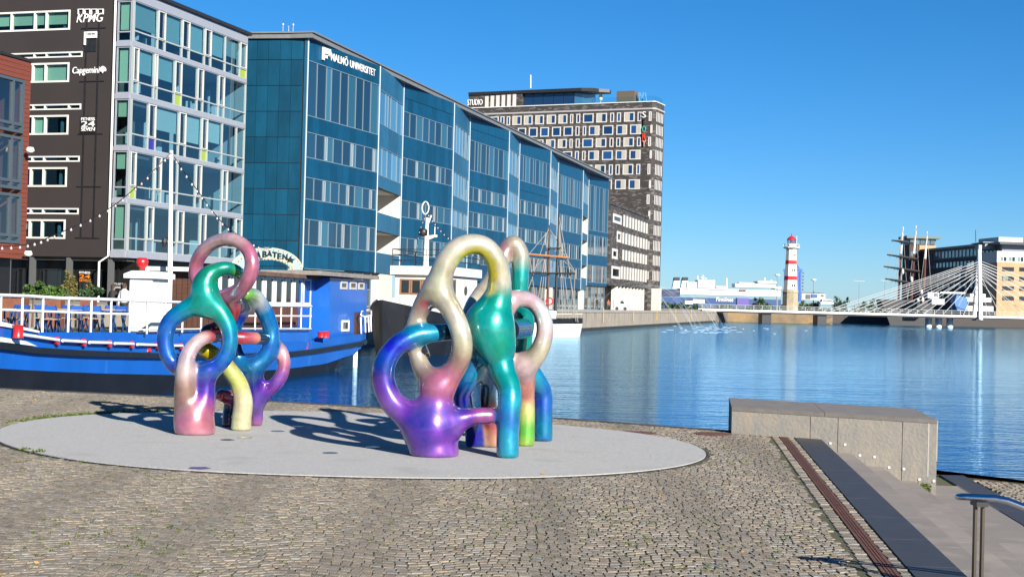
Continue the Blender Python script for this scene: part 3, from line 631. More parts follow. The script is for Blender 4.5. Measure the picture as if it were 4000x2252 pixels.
# ---- big one
base2 = G(1695, 1780); s2 = empty('loop_sculpture', (base2.x, base2.y, 0), 'larger looped lacquer sculpture with purple foot and beige arch', 'sculpture', 'looped lacquer sculptures on the grey disc')
B = 15.70
front = [
 path(Z2, [(455, 1460, B, 152, 'pul'), (455, 1370, B, 150, 'pul'), (445, 1300, B, 148, 'pu'), (438, 1220, B, 160, 'pu'), (450, 1130, B, 128, 'pul'), (470, 1050, B, 92, 'mv'), (475, 980, B, 84, 'pk')]),
 path(Z2, [(400, 1240, B, 110, 'pu'), (300, 1150, B, 88, 'pu'), (210, 1070, B, 74, 'pul'), (158, 970, B, 70, 'pu'), (150, 870, B, 68, 'db'), (185, 780, B, 64, 'bl'), (255, 705, B+.02, 60, 'bl'), (350, 662, B+.05, 56, 'tb'), (430, 650, B+.10, 54, 'cy'), (487, 646, B+.15, 53, 'cy')]),
 path(Z2, [(470, 985, B, 84, 'pk'), (420, 915, B+.05, 66, 'br'), (375, 840, B+.12, 56, 'be'), (345, 740, B+.16, 50, 'be'), (338, 640, B+.16, 50, 'be'), (355, 550, B+.14, 52, 'be'), (400, 460, B+.10, 62, 'br'), (450, 390, B+.05, 72, 'be')]),
 path(Z2, [(480, 975, B, 80, 'pk'), (555, 900, B-.04, 68, 'pk'), (610, 810, B-.08, 66, 'br'), (626, 710, B-.10, 64, 'be'), (605, 610, B-.10, 62, 'bel'), (560, 510, B-.06, 64, 'be'), (510, 420, B, 72, 'be'), (495, 330, B, 74, 'be'), (520, 240, B, 70, 'be'), (580, 155, B, 66, 'bel'), (670, 112, B+.02, 62, 'bel'), (765, 130, B+.05, 62, 'bel'), (830, 215, B+.1, 66, 'be'), (850, 320, B+.15, 70, 'bel'), (842, 420, B+.2, 82, 'te'), (812, 520, B+.22, 116, 'te'), (795, 610, B+.22, 150, 'te'), (822, 720, B+.22, 128, 'te'), (845, 800, B+.2, 92, 'te'), (870, 890, B+.15, 78, 'te'), (905, 970, B+.08, 72, 'te'), (912, 1050, B+.02, 70, 'cy'), (906, 1150, B, 68, 'bl'), (900, 1280, B, 68, 'cy'), (900, 1460, B, 69, 'tb')]),
 path(Z2, [(560, 1190, B, 90, 'pul'), (640, 1160, B, 64, 'pu'), (710, 1148, B+.03, 52, 'mv'), (768, 1145, B+.06, 52, 'mv')]),
 path(Z2, [(770, 610, B+.25, 122, 'te'), (730, 700, B+.36, 104, 'te'), (690, 820, B+.42, 84, 'tb'), (645, 930, B+.45, 74, 'bl'), (625, 1010, B+.6, 60, 'bl'), (640, 1100, B+.75, 56, 'db'), (690, 1200, B+1.0, 54, 'db'), (700, 1400, B+1.1, 54, 'db')]),
 path(Z2, [(700, 850, B+.5, 60, 'bl'), (780, 930, B+.65, 52, 'db'), (780, 1040, B+.8, 48, 'dk'), (800, 1150, B+.95, 46, 'rd'), (815, 1250, B+1.05, 46, 'or_'), (815, 1400, B+1.1, 46, 'br')])]
# colour that sits on one side of a limb: yellow in the arch, wine in the crotch
dn = []
for zx, zy, c in ((640, 182, 'ye'), (670, 172, 'ye'), (725, 176, 'ye'), (700, 165, 'ye'), (750, 190, 'ye'), (780, 240, 'ye'), (790, 300, 'ye'), (605, 205, 'yg'), (785, 370, 'yg'), (400, 470, 'rd'), (470, 455, 'dk'), (540, 960, 'pk')):
    rd_ = .075 if c in ('ye', 'yg') else .03; dn.append((*P(1400+zx/1.5424, 880+zy/1.5424, B+.0), rd_, *C[c])); dn.append((*P(1400+zx/1.5424, 880+zy/1.5424, B+.10), rd_, *C[c]))
swept_obj('front_loops', front, pearl_m, s2, h=.019, k=.12, floor=FLOOR, wob=.003, dents=dn*4+[d for d in dn if d[4] > .44 and d[6] < .2]*14)
stub(s2, Z2, (484, 646), (565, 640), B+.15, B+.30, 52); stub(s2, Z2, (766, 1145), (850, 1140), B+.06, B+.25, 49)
stub(s2, Z2, (335, 770), (415, 740), B+.17, B+.17, 52)
E_ = 16.75
back = [
 path(Z2, [(905, 470, E_-.2, 62, 'pp'), (975, 440, E_-.1, 52, 'pp'), (1055, 465, E_, 50, 'pp'), (1110, 545, E_, 50, 'wh'), (1122, 650, E_, 52, 'pp'), (1085, 760, E_, 58, 'be'), (1010, 835, E_+.05, 66, 'pp'), (935, 850, E_+.1, 60, 'pp'), (880, 760, E_, 50, 'pp'), (870, 600, E_-.1, 50, 'pp')], closed=True),
 path(Z2, [(985, 850, E_+.1, 82, 'pp'), (995, 940, E_+.2, 72, 'or_'), (1005, 1030, E_+.3, 58, 'or_'), (1010, 1130, E_+.3, 54, 'yg'), (1008, 1250, E_+.3, 56, 'lg'), (1005, 1420, E_+.3, 57, 'yg')])]
swept_obj('pink_ring', back, pearl_m, s2, h=.019, k=.10, floor=FLOOR, wob=.002, dents=[(*P(1400+1040/1.5424, 880+505/1.5424, E_), .02, *C['mv']), (*P(1400+960/1.5424, 880+475/1.5424, E_), .02, *C['mv'])])
arch = [path(Z2, [(660, 560, 16.4, 46, 'pp'), (690, 480, 16.6, 46, 'bel'), (735, 410, 16.8, 46, 'be'), (800, 330, 17.0, 48, 'be'), (860, 220, 17.15, 52, 'be'), (893, 145, 17.2, 54, 'br'), (938, 112, 17.2, 52, 'be'), (975, 175, 17.2, 54, 'be'), (974, 280, 17.2, 54, 'te'), (970, 380, 17.2, 55, 'te'), (985, 480, 17.25, 58, 'te'), (1000, 580, 17.35, 62, 'te'), (985, 700, 17.4, 62, 'te'), (1000, 820, 17.5, 60, 'tb'), (1060, 915, 17.6, 58, 'cy'), (1108, 1000, 17.7, 58, 'bl'), (1113, 1100, 17.7, 58, 'bl'), (1113, 1250, 17.7, 57, 'tb'), (1113, 1420, 17.7, 58, 'bl')])]
swept_obj('rear_arch', arch, pearl_m, s2, h=.019, floor=FLOOR, wob=.0025, dents=[(*P(1400+905/1.5424, 880+255/1.5424, 17.15), .03, *C['ye'])])
stub(s2, Z2, (900, 630), (990, 620), B+.5, 17.3, 70)
# ================================================================== left bank and buildings
QL = 1.1
def quay_x(y): return 8.75+(y-187)*0.2396
bank_m = mat('bank_paving', (0.30, 0.27, 0.24), 0.9, var=0.15, vscale=.6)
b = MB(); pg = [(quay_x(36), 36), (quay_x(376), 376), (-500, 376), (-500, 36)]
b.add([(x, y, QL) for x, y in pg], [(0, 1, 2, 3)]); bank = b.build('left_bank', bank_m); tag(bank, kind='structure')
quay_m = mat('quay_concrete', (0.36, 0.32, 0.26), 0.9, c2=(0.26, 0.235, 0.20), vscale=.8, bump=.3, bscale=4, wear=((0.17, 0.15, 0.12), 0.9, 0.56))
y = 36
while y < 376:
    ln = min(10.0, 376-y); q = MB(); p0 = Vector((quay_x(y), y, -3)); d = Vector((quay_x(y+ln-.05)-quay_x(y), ln-.05, 0))
    q.obox(p0, d, (-1.2, 0, 0), (0, 0, 3+QL-.25)); q.build('quay_panel', quay_m, bank)
    q = MB(); q.obox(p0+Vector((.12, 0, 3+QL-.25)), d, (-1.4, 0, 0), (0, 0, .32)); q.build('coping_stone', concrete, bank); y += ln
q = MB(); q.obox((quay_x(36)+.02, 36, -3), (quay_x(376)-quay_x(36), 340, 0), (-.5, 0, 0), (0, 0, 1.75)); q.build('tide_band', mat('wet_algae', (0.03, 0.028, 0.02), .6, var=.4, vscale=1.5), bank)
yellow = mat('yellow_paint', (0.75, 0.45, 0.02), .5)
for i, px in enumerate((2320, 2392, 2455, 2512, 2605)):
    d = 205+i*28; q = MB(); x = quay_x(d)+.2
    for dz in (0, .35): q.box(x, x+.06, d+dz, d+dz+.06, -.6, QL+.4)
    for k in range(6): q.box(x, x+.06, d, d+.4, -.5+k*.3, -.44+k*.3)
    tag(q.build('quay_ladder', yellow, origin=(x, d, -.6)), f'yellow quay ladder, {("first", "second", "third", "fourth", "fifth")[i]} from the schooner', 'ladder', 'yellow ladders on the far quay')
# ---------------- dark plaster office with glass side
k0 = P(508, 570, 104); K = (k0.x, k0.y); du = Vector((.29, .957, 0)).normalized()
FK = Face(K, (K[0]-du.y*45, K[1]+du.x*45)); GK = Face(K, (K[0]+du.x*20, K[1]+du.y*20), flip=False)
root = empty('office_building', (K[0], K[1], QL), 'dark plaster office block with white ribbon windows and glazed side', 'building')
plaster = mat('dark_plaster', (0.024, 0.018, 0.019), 0.95, var=.12, vscale=.25, bump=.15, bscale=8)
alu = mat('pale_aluminium', (0.36, 0.39, 0.46), 0.4, metal=.2, var=.06); white_frame = mat('white_frame', (0.74, 0.74, 0.70), .5)
ZB = GK.uv(511, 1007)[1]                    # underside of the first floor
ZT = GK.uv(955, 135)[1]+.0
rows = [(39, 117, (110, 330, 440), 276), (201, 223, (105, 325, 440, 660), 323), (244, 321, (115, 310, 430), 272), (405, 428, (100, 315, 425, 650), 318), (449, 526, (110, 310, 425), 269), (609, 632, (110, 305, 415, 635), 312), (653, 730, (110, 290, 410), 263), (813, 837, (110, 290, 405, 630), 308), (857, 933, (110, 280, 395), 257)]
ops = []
for y0, y1, sp, xr in rows:
    a, z1 = FK.uv(xr, y0); _, z0 = FK.uv(xr, y1); ops.append((a, z0, z1, [FK.uv(x/2.417, (y0+y1)/2)[0] for x in sp]))
wall = MB(); S0 = FK.uv(443, 500)[0]; S1 = 45
zs = sorted(ops, key=lambda t: t[1]); zc = ZB
for a, z0, z1, _ in zs:                      # wall with real openings
    FK.box(wall, S0, S1, zc, z0, -.35, 0); FK.box(wall, S0, a, z0, z1, -.35, 0); zc = z1
FK.box(wall, S0, S1, zc, ZT+3, -.35, 0)
wall.build('wall', plaster, root)
blindm = mat('sage_blind', (0.42, 0.52, 0.44), .8, rnd=.2); office_in = mat('office_interior', (0.10, 0.11, 0.11), .9, var=.3, vscale=.7)
for i, (a, z0, z1, sp) in enumerate(ops):
    hw = z1-z0; W = 24.0
    fr = sorted([(s-a)/W for s in sp]+[(sp[-1]-a+3.2)/W+.1, .62, .8]); fr = [f for f in fr if 0.01 < f < .97]
    w = window(FK, a, a+W, z0, z1, root, white_frame, clear_glass, fr, fw=.13 if hw > 1 else .1, o0=-.22, o1=.06, po=-.12)
    if hw > 1:
        xs = [a]+[a+W*f for f in fr]
        for j in range(len(xs)-1):
            if i < 3 or (i*j) % 3 == 1:
                q = MB(); FK.box(q, xs[j]+.07, xs[j+1]-.07, z0+hw*(.33 if i == 0 else (.12 if j < 2 else .5)), z1-.12, -.26, -.24); q.build('blind', blindm, w)
bk = MB(); FK.box(bk, S0+.2, S1, ZB, ZT+3, -3.2, -3.0); bk.build('back_wall', office_in, root)
fl_ = MB()
for k in range(6):
    z = ZB+k*(GK.uv(511, 159)[1]-GK.uv(511, 980)[1])/4
    FK.box(fl_, .2, S1, z-.25, z+.1, -3.0, -.36)
fl_.build('floor_slab', office_in, root)
# signs on the plaster
def zr(F, x0, y0, x1, y1, ox=0, oy=0, sc=2.417): return F.rect(ox+x0/sc, oy+y0/sc, ox+x1/sc, oy+y1/sc)
sign_w = mat('sign_white', (0.85, 0.85, 0.85), .4)
text('KPMG', FK, zr(FK, 730, 135, 980, 208), sign_w, root, 'sign_lettering', .06, .03, bold=.004, shear=.25)
q = MB()
for i in range(4):
    s0, s1, z0, z1 = zr(FK, 745+i*62, 90, 797+i*62, 138); t = .05
    FK.box(q, s0, s1, z1-t, z1, .04, .16); FK.box(q, s0, s0+t, z0, z1-t, .04, .16); FK.box(q, s1-t, s1, z0, z1-t, .04, .16)
q.build('sign_squares', sign_w, root)
s0, s1, z0, z1 = zr(FK, 805, 305, 918, 425); q = MB(); t = .13; zm = z1-(z1-z0)*.48
FK.box(q, s1-t, s1, z0, z1, .04, .16); FK.box(q, s0, s1-t, z1-t, z1, .04, .16); FK.box(q, s0, s0+t, zm, z1-t, .04, .16); FK.box(q, s0+t, s1-t, zm-.001, zm+t, .04, .16)
q.build('sign_outline', sign_w, root); text('findus', FK, zr(FK, 822, 322, 902, 350), sign_w, root, 'sign_lettering', .06, .06, bold=.0, shear=.2)
q = MB(); FK.box(q, s0+.1, s1, zm-1.0, zm-.1, .005, .05); q.build('sign_plate', black_paint, root)
text('Capgemini', FK, zr(FK, 690, 635, 945, 712), sign_w, root, 'sign_lettering', .06, .03, bold=.004, shear=.12)
s0, s1, z0, z1 = zr(FK, 950, 632, 1010, 692); c = FK.pt((s0+s1)/2, (z0+z1)/2, .06); q = MB(); rr_ = (s1-s0)/2
q.extr([c+FK.u*(rr_*x)+Vector((0, 0, rr_*zz)) for x, zz in ((0, 1), (.5, .75), (.95, .15), (.8, -.45), (.25, -.5), (.1, -.95), (-.3, -.5), (-.85, -.4), (-.95, .15), (-.5, .75))], FK.n*.1); q.build('sign_spade', sign_w, root)
s0, s1, z0, z1 = zr(FK, 770, 1105, 910, 1248); q = MB(); FK.box(q, s0-.05, s1+.05, z0-.05, z1+.05, .01, .08); q.build('sign_plate', black_paint, root)
for tx, y0, y1 in (('FITNESS', 1112, 1140), ('24', 1146, 1198), ('SEVEN', 1205, 1238)): text(tx, FK, zr(FK, 776, y0, 902, y1), sign_w, root, 'sign_lettering', .05, .085, bold=.004)
q = MB(); z1 = FK.uv(335, 90)[1]; z0 = FK.uv(320, 930)[1]
for x in (808, 925):
    s = FK.uv(x/2.417, 300)[0]; FK.box(q, s-.05, s+.05, z0, z1, .01, .06)
for yy in (270, 770, 1265, 1762, 2245):
    _, z = FK.uv(340, yy/2.417); a = FK.uv(755/2.417, 300)[0]; c = FK.uv(985/2.417, 300)[0]; FK.box(q, min(a, c), max(a, c), z-.03, z+.03, .011, .065)
q.build('sign_rails', black_paint, root)
q = MB(); s = FK.uv(441, 500)[0]; pts = [FK.pt(s, ZT+2, .12), FK.pt(s, ZB+.1, .12), FK.pt(s+.75, ZB-.35, .12), FK.pt(s+.75, QL, .12)]; q.tube(pts, .09, 8); q.build('downpipe', white_paint, root, smooth=50)
# glazed side: bands, mullions, panes
bys = [(159, 178), (364, 385), (572, 589), (777, 795), (980, 1007)]; bz = [(GK.uv(511, c)[1], GK.uv(511, a)[1]) for a, c in bys]
bandm = MB(); LG = GK.uv(957, 400)[0]
roofz = ZT
for i, (a, c) in enumerate(bz+[(ZT-.75, ZT)]):
    q = MB(); GK.box(q, -.02, LG, a, c, -.4, .12); q.build('spandrel_band', alu, root)
    q = MB(); FK.box(q, .125, S0-.1, a, c, -.4, .12); q.build('spandrel_band', alu, root)
mull = [[1245, 1480, 1550, 1710, 1780, 1925, 1985, 2120, 2260, 2312], [1235, 1300, 1450, 1480, 1645, 1710, 1860, 1915, 2060, 2115, 2295], [1225, 1400, 1470, 1690, 1755, 1905, 1960, 2100, 2235, 2290], [1205, 1275, 1450, 1515, 1670, 1840, 1895, 2090, 2140, 2275], [1190, 1375, 1440, 1665, 1725, 1880, 1935, 2075, 2215, 2265]]
lime = mat('lime_panel', (0.30, 0.42, 0.05), .4); ultram = mat('ultramarine_panel', (0.03, 0.03, 0.28), .4); teal_blind = mat('teal_blind', (0.22, 0.37, 0.37), .8, rnd=.15); pale_blind = mat('pale_blind', (0.42, 0.55, 0.54), .8, rnd=.1); slate_b = mat('slate_panel', (0.12, 0.20, 0.30), .4)
side_glass = glass('side_glass', (0.76, 0.88, 0.92), ior=2.35); side_frame = mat('side_frame', (0.45, 0.50, 0.50), .45, metal=.2)
tops = [ZT-.75]+[t[0] for t in bz[:-1]]; bots = [t[1] for t in bz]
special = {(0, 8): lime, (1, 4): lime, (2, 1): ultram, (2, 5): lime, (3, 0): lime, (4, 1): slate_b, (3, 7): slate_b, (4, 3): slate_b}
LEFTX = [1240, 1232, 1220, 1200, 1190]
for i in range(5):
    oy = 0 if i < 3 else 500; ymid = [480, 690, 930, 470, 960][i]/2.417+oy
    ss = [max(0.02, GK.uv(x/2.417, (ymid if True else 0)+(x-1240)*.12/2.417)[0]) for x in mull[i]]; ss[0] = .02; ss[-1] = LG-.02
    z0, z1 = bots[i]+.002, tops[i]-.002; tr = z0+(z1-z0)*.27
    fm = MB(); fw = .07
    for x in ss: GK.box(fm, x-fw/2, x+fw/2, z0, z1, -.1, .10)
    GK.box(fm, ss[0]+fw/2, ss[-1]-fw/2, tr-.05, tr+.05, -.1, .07); GK.box(fm, ss[0]+fw/2, ss[-1]-fw/2, z0, z0+.06, -.1, .07); GK.box(fm, ss[0]+fw/2, ss[-1]-fw/2, z1-.06, z1, -.1, .07)
    w = fm.build('window_wall', side_frame, root)
    for j in range(len(ss)-1):
        a, c = ss[j]+fw/2, ss[j+1]-fw/2
        if c-a < .05: continue
        narrow = (c-a) < 1.15
        lowm = special.get((i, j), side_glass)
        q = MB(); GK.box(q, a, c, z0+.06, tr-.05, -.03, -.01); q.build('pane', lowm, w)
        q = MB(); GK.box(q, a, c, tr+.05, z1-.06, -.03, -.01); q.build('pane', side_glass, w)
        if narrow:
            q = MB()
            for xx in (a, c-.06): GK.box(q, xx, xx+.06, tr+.05, z1-.06, 0, .12)
            GK.box(q, a+.06, c-.06, tr+.05, tr+.11, 0, .12); GK.box(q, a+.06, c-.06, z1-.12, z1-.06, 0, .12); q.build('vent_frame', mat('vent_white', (.60, .63, .62), .5), w)
        elif i == 0 or (i*5+j*3) % 7 < 3:
            q = MB(); h = (.0 if i == 0 and j < 6 else .35) if (j+i) % 3 else .15
            GK.box(q, a+.02, c-.02, tr+.05+(z1-tr)*h*.8, z1-.06, -.2, -.18); q.build('blind', teal_blind if (i < 1 or j % 2) else pale_blind, w)
    # narrow glazed return on the front
    window(FK, .13, S0-.12, z0, z1, root, alu, clear_glass, (), fw=.1, o0=-.1, o1=.05, hs=(.24,), po=-.03)
    q = MB(); FK.box(q, .25, S0-.25, z0+(.9 if i in (0, 1, 4) else 2.2), z1-.1, -.25, -.2); q.build('blind', blindm, root)
q = MB(); GK.box(q, -.05, LG+.3, ZT, ZT+.25, -22, .35); q.build('roof', dark_metal, root)
room = MB(); GK.box(room, .4, LG-.1, ZB, ZT-.3, -6.2, -6.0); room.build('back_wall', mat('blue_room', (0.03, 0.13, 0.24), .9, var=.35, vscale=.35), root)
fs = MB()
for a, c in bz: GK.box(fs, .4, LG-.1, a+.02, c-.02, -6.0, -.41)
GK.box(fs, LG-.2, LG-.05, ZB, ZT, -6, -.15); fs.build('floor_slab', mat('slab_soffit', (0.25, 0.35, 0.4), .9), root)
fn = MB(); rf = random.Random(3)
for i in range(5):
    for k in range(9):
        s = rf.uniform(.8, LG-1); o = -rf.uniform(.7, 3); h = rf.uniform(.7, 1.5) if rf.random() < .7 else 2.6; wd_ = rf.uniform(.15, .9) if h < 2 else .12
        GK.box(fn, s, s+wd_, bots[i], bots[i]+h, o-.3, o)
fn.build('office_furniture', mat('pale_furniture', (0.5, 0.58, 0.6), .7), root)
# shopfront level
sh = MB(); FK.box(sh, -.5, S1, QL, ZB-.002, -1.6, -1.4); GK.box(sh, 1.2, LG, QL, ZB-.002, -1.6, -1.4); sh.build('shopfront_wall', mat('shop_dark', (0.012, 0.012, 0.013), .35, var=.3), root)
for i, x in enumerate((118, 262, 425, 20)):
    s = FK.uv(x, 1050)[0]; q = MB(); FK.box(q, s-.16, s+.16, QL, ZB-.003, -.5, -.1); q.build('pillar', mat('pillar_grey', (0.10, 0.105, 0.11), .6), root)
for x0, x1 in ((132, 250), (276, 415), (30, 104)):
    a = FK.uv(x1, 1090)[0]; c = FK.uv(x0, 1090)[0]; window(FK, a, c, QL+.1, ZB-.9, root, dark_metal, dark_glass, (.5,), fw=.07, o0=-1.3, o1=-1.1, po=-1.2, name='shop_window')
FS = Face((K[0]+FK.n.x*-1.1, K[1]+FK.n.y*-1.1), (K[0]+FK.n.x*-1.1-du.y*45, K[1]+FK.n.y*-1.1+du.x*45))
orange = mat('orange_letter', (0.80, 0.22, 0.01), .5)
for tx, y0, y1, m in (('FITNESS', 1352, 1376, sign_w), ('24', 1382, 1420, orange), ('SEVEN', 1424, 1450, orange)): text(tx, FS, zr(FS, 752, y0, 853, y1, 0, 500), m, root, 'window_lettering', .02, .03, bold=.004)
for k, tx in enumerate(("LET'S GET YOU", 'STRONG')):
    rc = FS.rect(442, 1104+k*13, 442+(50, 30, 54, 40)[k], 1113+k*13); text(tx, FS, rc, sign_w, root, 'window_lettering', .01, .03)
# ---------------- red clad house at the left edge
r0 = P(112, 600, 98); RF = Face((r0.x, r0.y), (r0.x-du.x*30, r0.y-du.y*30)); 
rr_ = empty('red_house', (r0.x, r0.y, QL), 'red brown timber clad house with tall dark framed windows', 'building')
redclad = mat('red_timber', (0.17, 0.038, 0.022), .7, var=.2, vscale=1.2, stretch=(.4, .4, 9)); ZR = RF.uv(112, 242)[1]; ZRB = RF.uv(112, 1012)[1]
sw = RF.uv(88, 600)[0]; fl3 = [(312, 522), (536, 743), (760, 953)]; wz = [(RF.uv(86, c)[1], RF.uv(86, a)[1]) for a, c in fl3]
its = []; nb_ = int((ZR-ZRB)/.32)
for k in range(nb_):
    z0 = ZRB+k*(ZR-ZRB)/nb_; z1 = z0+(ZR-ZRB)/nb_-.02; inw = wz[2][0]-.1 < (z0+z1)/2 < wz[0][1]+.1
    q = MB(); RF.box(q, 0, sw if inw else 12, z0, z1, -.2, 0); its.append((1, q, redclad))
pieces('cladding_board', its, rr_, 'cladding')
q = MB(); RF.box(q, .02, 30, ZRB, wz[2][0]-.1, -8, -.21); RF.box(q, .02, sw, ZRB, ZR-.02, -8, -.21); RF.box(q, .02, 30, wz[0][1]+.1, ZR-.02, -8, -.21); RF.box(q, sw, 30, wz[2][0]-.2, wz[0][1]+.2, -8, -4); q.build('wall', redclad, rr_)
bl = MB(); s_in = mat('pale_room', (0.42, 0.55, 0.52), .9)
for k, (z0, z1) in enumerate(wz):
    w = window(RF, sw+.02, sw+9, z0, z1, rr_, mat('slate_frame', (0.06, 0.085, 0.11), .5), side_glass, (.13, .55), fw=.2, o0=-.2, o1=.05, hs=(.16,), po=-.1)
    RF.box(bl, sw+.6, sw+9, z0, z0+(z1-z0)*.62, -3.0, -2.8)
bl.build('room_partition', s_in, rr_)
q = MB(); RF.box(q, -.1, 30, ZR, ZR+.2, -8, .1); q.build('roof_edge', dark_metal, rr_)
q = MB(); RF.box(q, .3, 30, QL, ZRB, -8, -1.0); q.build('ground_floor', mat('shop_dark2', (0.012, 0.012, 0.013), .4), rr_)
q = MB()
for px, py in ((118, 588), (110, 992)):
    c = P(px, py, 97); q.lathe(c, [(.18, -.15), (.3, 0), (.22, .22)], 10)
q.build('wall_lamp', white_paint, rr_, smooth=True)
# ---------------- long blue university building
VX = [(1205, 147, 124.0), (1485, 256, 137.6), (1578, 327, 148.6), (1775, 401, 161.7), (1837, 455, 173.3), (1990, 511, 186.6), (2031, 544, 196.0), (2152, 589, 209.5), (2182, 617, 219.4), (2279, 656, 234.5), (2301, 678, 244.0), (2379, 702, 255.0)]
VP = []
for px, py, d in VX:
    t = P(px, py, d); VP.append((t.x, t.y))
ZU = 24.4
un = empty('university_building', (VP[0][0], VP[0][1], QL), 'long blue panelled building with zigzag facade and ribbon windows', 'building')
def panel_mat(n, c): return mat(n, c, .38, metal=.15, var=.12, vscale=1.0, rnd=.2, spec=.3, bump=.02, bscale=3)
bluep = panel_mat('blue_panel', (0.004, 0.068, 0.145)); tealp = mat('teal_panel', (0.004, 0.060, 0.118), .5, spec=.15, var=.25, vscale=.5, rnd=.18, stretch=(1, 1, .3))
bluep2 = panel_mat('sky_lit_panel_and_trim', (0.02, 0.12, 0.22))  # brighter sky light on the narrow bays painted as paler blue; also the corner trim
uframe = mat('uni_frame', (0.17, 0.25, 0.31), .45); wfr = mat('uni_white_mullion', (0.36, 0.42, 0.46), .5)
ug = [mat('uni_glass_a', (0.012, 0.045, 0.085), .05, spec=1.0, rnd=.3), mat('uni_glass_b', (0.015, 0.06, 0.12), .05, spec=1.0, rnd=.3), mat('uni_glass_c', (0.03, 0.11, 0.17), .06, spec=1.0, rnd=.3), mat('uni_glass_a2', (0.010, 0.035, 0.07), .05, spec=1.0)]
ugl = [mat('uni_glass_sky_lit', (0.05, 0.16, 0.28), .05, spec=1.0, rnd=.2), mat('uni_glass_sky_lit2', (0.08, 0.24, 0.38), .05, spec=1.0, rnd=.2)]  # bright sky reflection in the narrow bays put into the glass colour
teal_in = mat('uni_teal_blind', (0.10, 0.36, 0.36), .3, spec=.8)
core = MB(); RB = [[(22.55, 17.7), (16.3, 14.05), (12.35, 10.4), (8.7, 6.4)], [(21.6, 19.0), (16.75, 14.9), (12.3, 10.5), (8.4, 6.6)], [(21.6, 17.9), (15.9, 14.2), (12.9, 11.0), (8.5, 6.5)], [(22.4, 18.8), (16.2, 14.3), (12.3, 10.4), (8.4, 6.5)], [(22.0, 17.6), (15.9, 13.4), (11.5, 9.2), (7.8, 6.0)], [(22.6, 14.8), (14.0, 10.6), (8.8, 5.8)]]
RN = [(22.2, 18.9), (16.7, 13.9)]
pan = []
for i in range(11):
    F = Face(VP[i], VP[i+1]); wide = i % 2 == 0; L_ = F.len
    if wide: rws = RB[i//2]
    else: rws = RN+([] if i in (1, 9) else [(12.4, 10.4), (8.5, 6.5)])
    log = [(12.7, 10.3), (8.5, 6.4)] if i in (1, 9) else []
    if i == 9: log = [(16.7, 13.9)] + log; rws = rws[:1]
    holes = sorted(rws+log, key=lambda t: t[1]); z = 5.0 if wide else 4.8
    bot = 4.4 if i < 10 else 5.2
    # backing wall with openings
    zc = bot
    for zt, zb in holes: F.box(core, 0, L_, zc, zb, -.6, -.06); zc = zt
    F.box(core, 0, L_, zc, ZU, -.6, -.06)
    for zt, zb in rws: F.box(core, 0.0, L_, zb, zt, -.6, -.28)
    # cladding panels in the bands
    npn = max(3, int(L_/1.2)) if wide else max(2, int(L_/2.0)); zc = bot
    for zt, zb in holes+[(None, ZU)]:
        for k in range(npn):
            a = L_*k/npn+.015; c = L_*(k+1)/npn-.015
            hh = [(zc, zb)] if zb-zc < 2.6 else [(zc, (zc+zb)/2-.01), ((zc+zb)/2+.01, zb)]
            for za, zd in hh:
                q = MB(); F.box(q, a, c, za+.015, zd-.015, -.055, 0); pan.append((F.len/npn*(zd-za)/VX[i][2]**2*(1 if wide else .5), q, bluep if wide else bluep2))
        zc = zt if zt else ZU
    # ribbon windows
    rw = random.Random(i*7+1)
    for r_, (zt, zb) in enumerate(rws):
        if wide:
            nn_ = max(6, int(L_/1.55)); ws = [rw.choice((1, 1, .55, .9)) for _ in range(nn_)]
        else: nn_ = max(4, int(L_/1.9)); ws = [rw.choice((1, .4, .8)) for _ in range(nn_)]
        tot = sum(ws); acc = 0; fr = []
        for w_ in ws[:-1]: acc += w_/tot; fr.append(acc)
        gl_ = (ug*2+[teal_in] if rw.random() < .3 else ug) if wide else ugl
        w = window(F, .06, L_-.06, zb, zt, un, uframe, gl_, fr, fw=.06, o0=-.27, o1=.02, po=-.05, name='ribbon_window')
        if wide and r_ > 0:
            for j, f_ in enumerate(fr):
                if j % 3 == 1:
                    x = .06+(L_-.12)*f_+.05; q = MB(); x2 = x+.42; F.box(q, x, x+.07, zb+.09, zt-.09, -.2, .03); F.box(q, x2-.07, x2, zb+.09, zt-.09, -.2, .03)
                    F.box(q, x+.07, x2-.07, zb+.09, zb+.16, -.2, .03); F.box(q, x+.07, x2-.07, zt-.16, zt-.09, -.2, .03); q.build('vent_frame', wfr, w)
    for zt, zb in log:        # recessed balconies
        q = MB(); cream = mat('loggia_plaster', (0.62, 0.59, 0.53), .85)
        F.box(q, 0, L_, zb, zt, -4.0, -3.8); F.box(q, 0, L_, zb-.1, zb, -3.8, -.61); F.box(q, 0, L_, zt, zt+.1, -3.8, -.61); F.box(q, L_-.15, L_, zb, zt, -3.8, -.06); F.box(q, 0, .15, zb, zt, -3.8, -.5); q.build('loggia', cream, un)
    # ground floor glazing and posts
    if wide:
        window(F, .1, L_-.1, QL, bot-.05, un, uframe, [dark_glass, mat('uni_ground_glass', (0.10, 0.13, 0.13), .06, spec=.9, rnd=.4)], [k/max(4, int(L_/1.8)) for k in range(1, max(4, int(L_/1.8)))], fw=.1, o0=-.5, o1=-.3, po=-.4, hs=(.5,), name='shop_window')
    else:
        q = MB(); F.box(q, L_*.25, L_*.75, QL, 4.8, -1.6, -.1); q.build('pier', mat('pier_white', (0.66, 0.63, 0.58), .8), un); q = MB(); F.box(q, 0, L_, QL, 4.8, -3, -2.8); q.build('recess_wall', mat('recess_grey', (.2, .2, .19), .9), un)
    q = MB(); q.tube([F.pt(0, bot, .02), F.pt(0, ZU, .02)], .075, 6); q.build('corner_trim', mat('trim_pale', (0.40, 0.50, 0.56), .4), un)
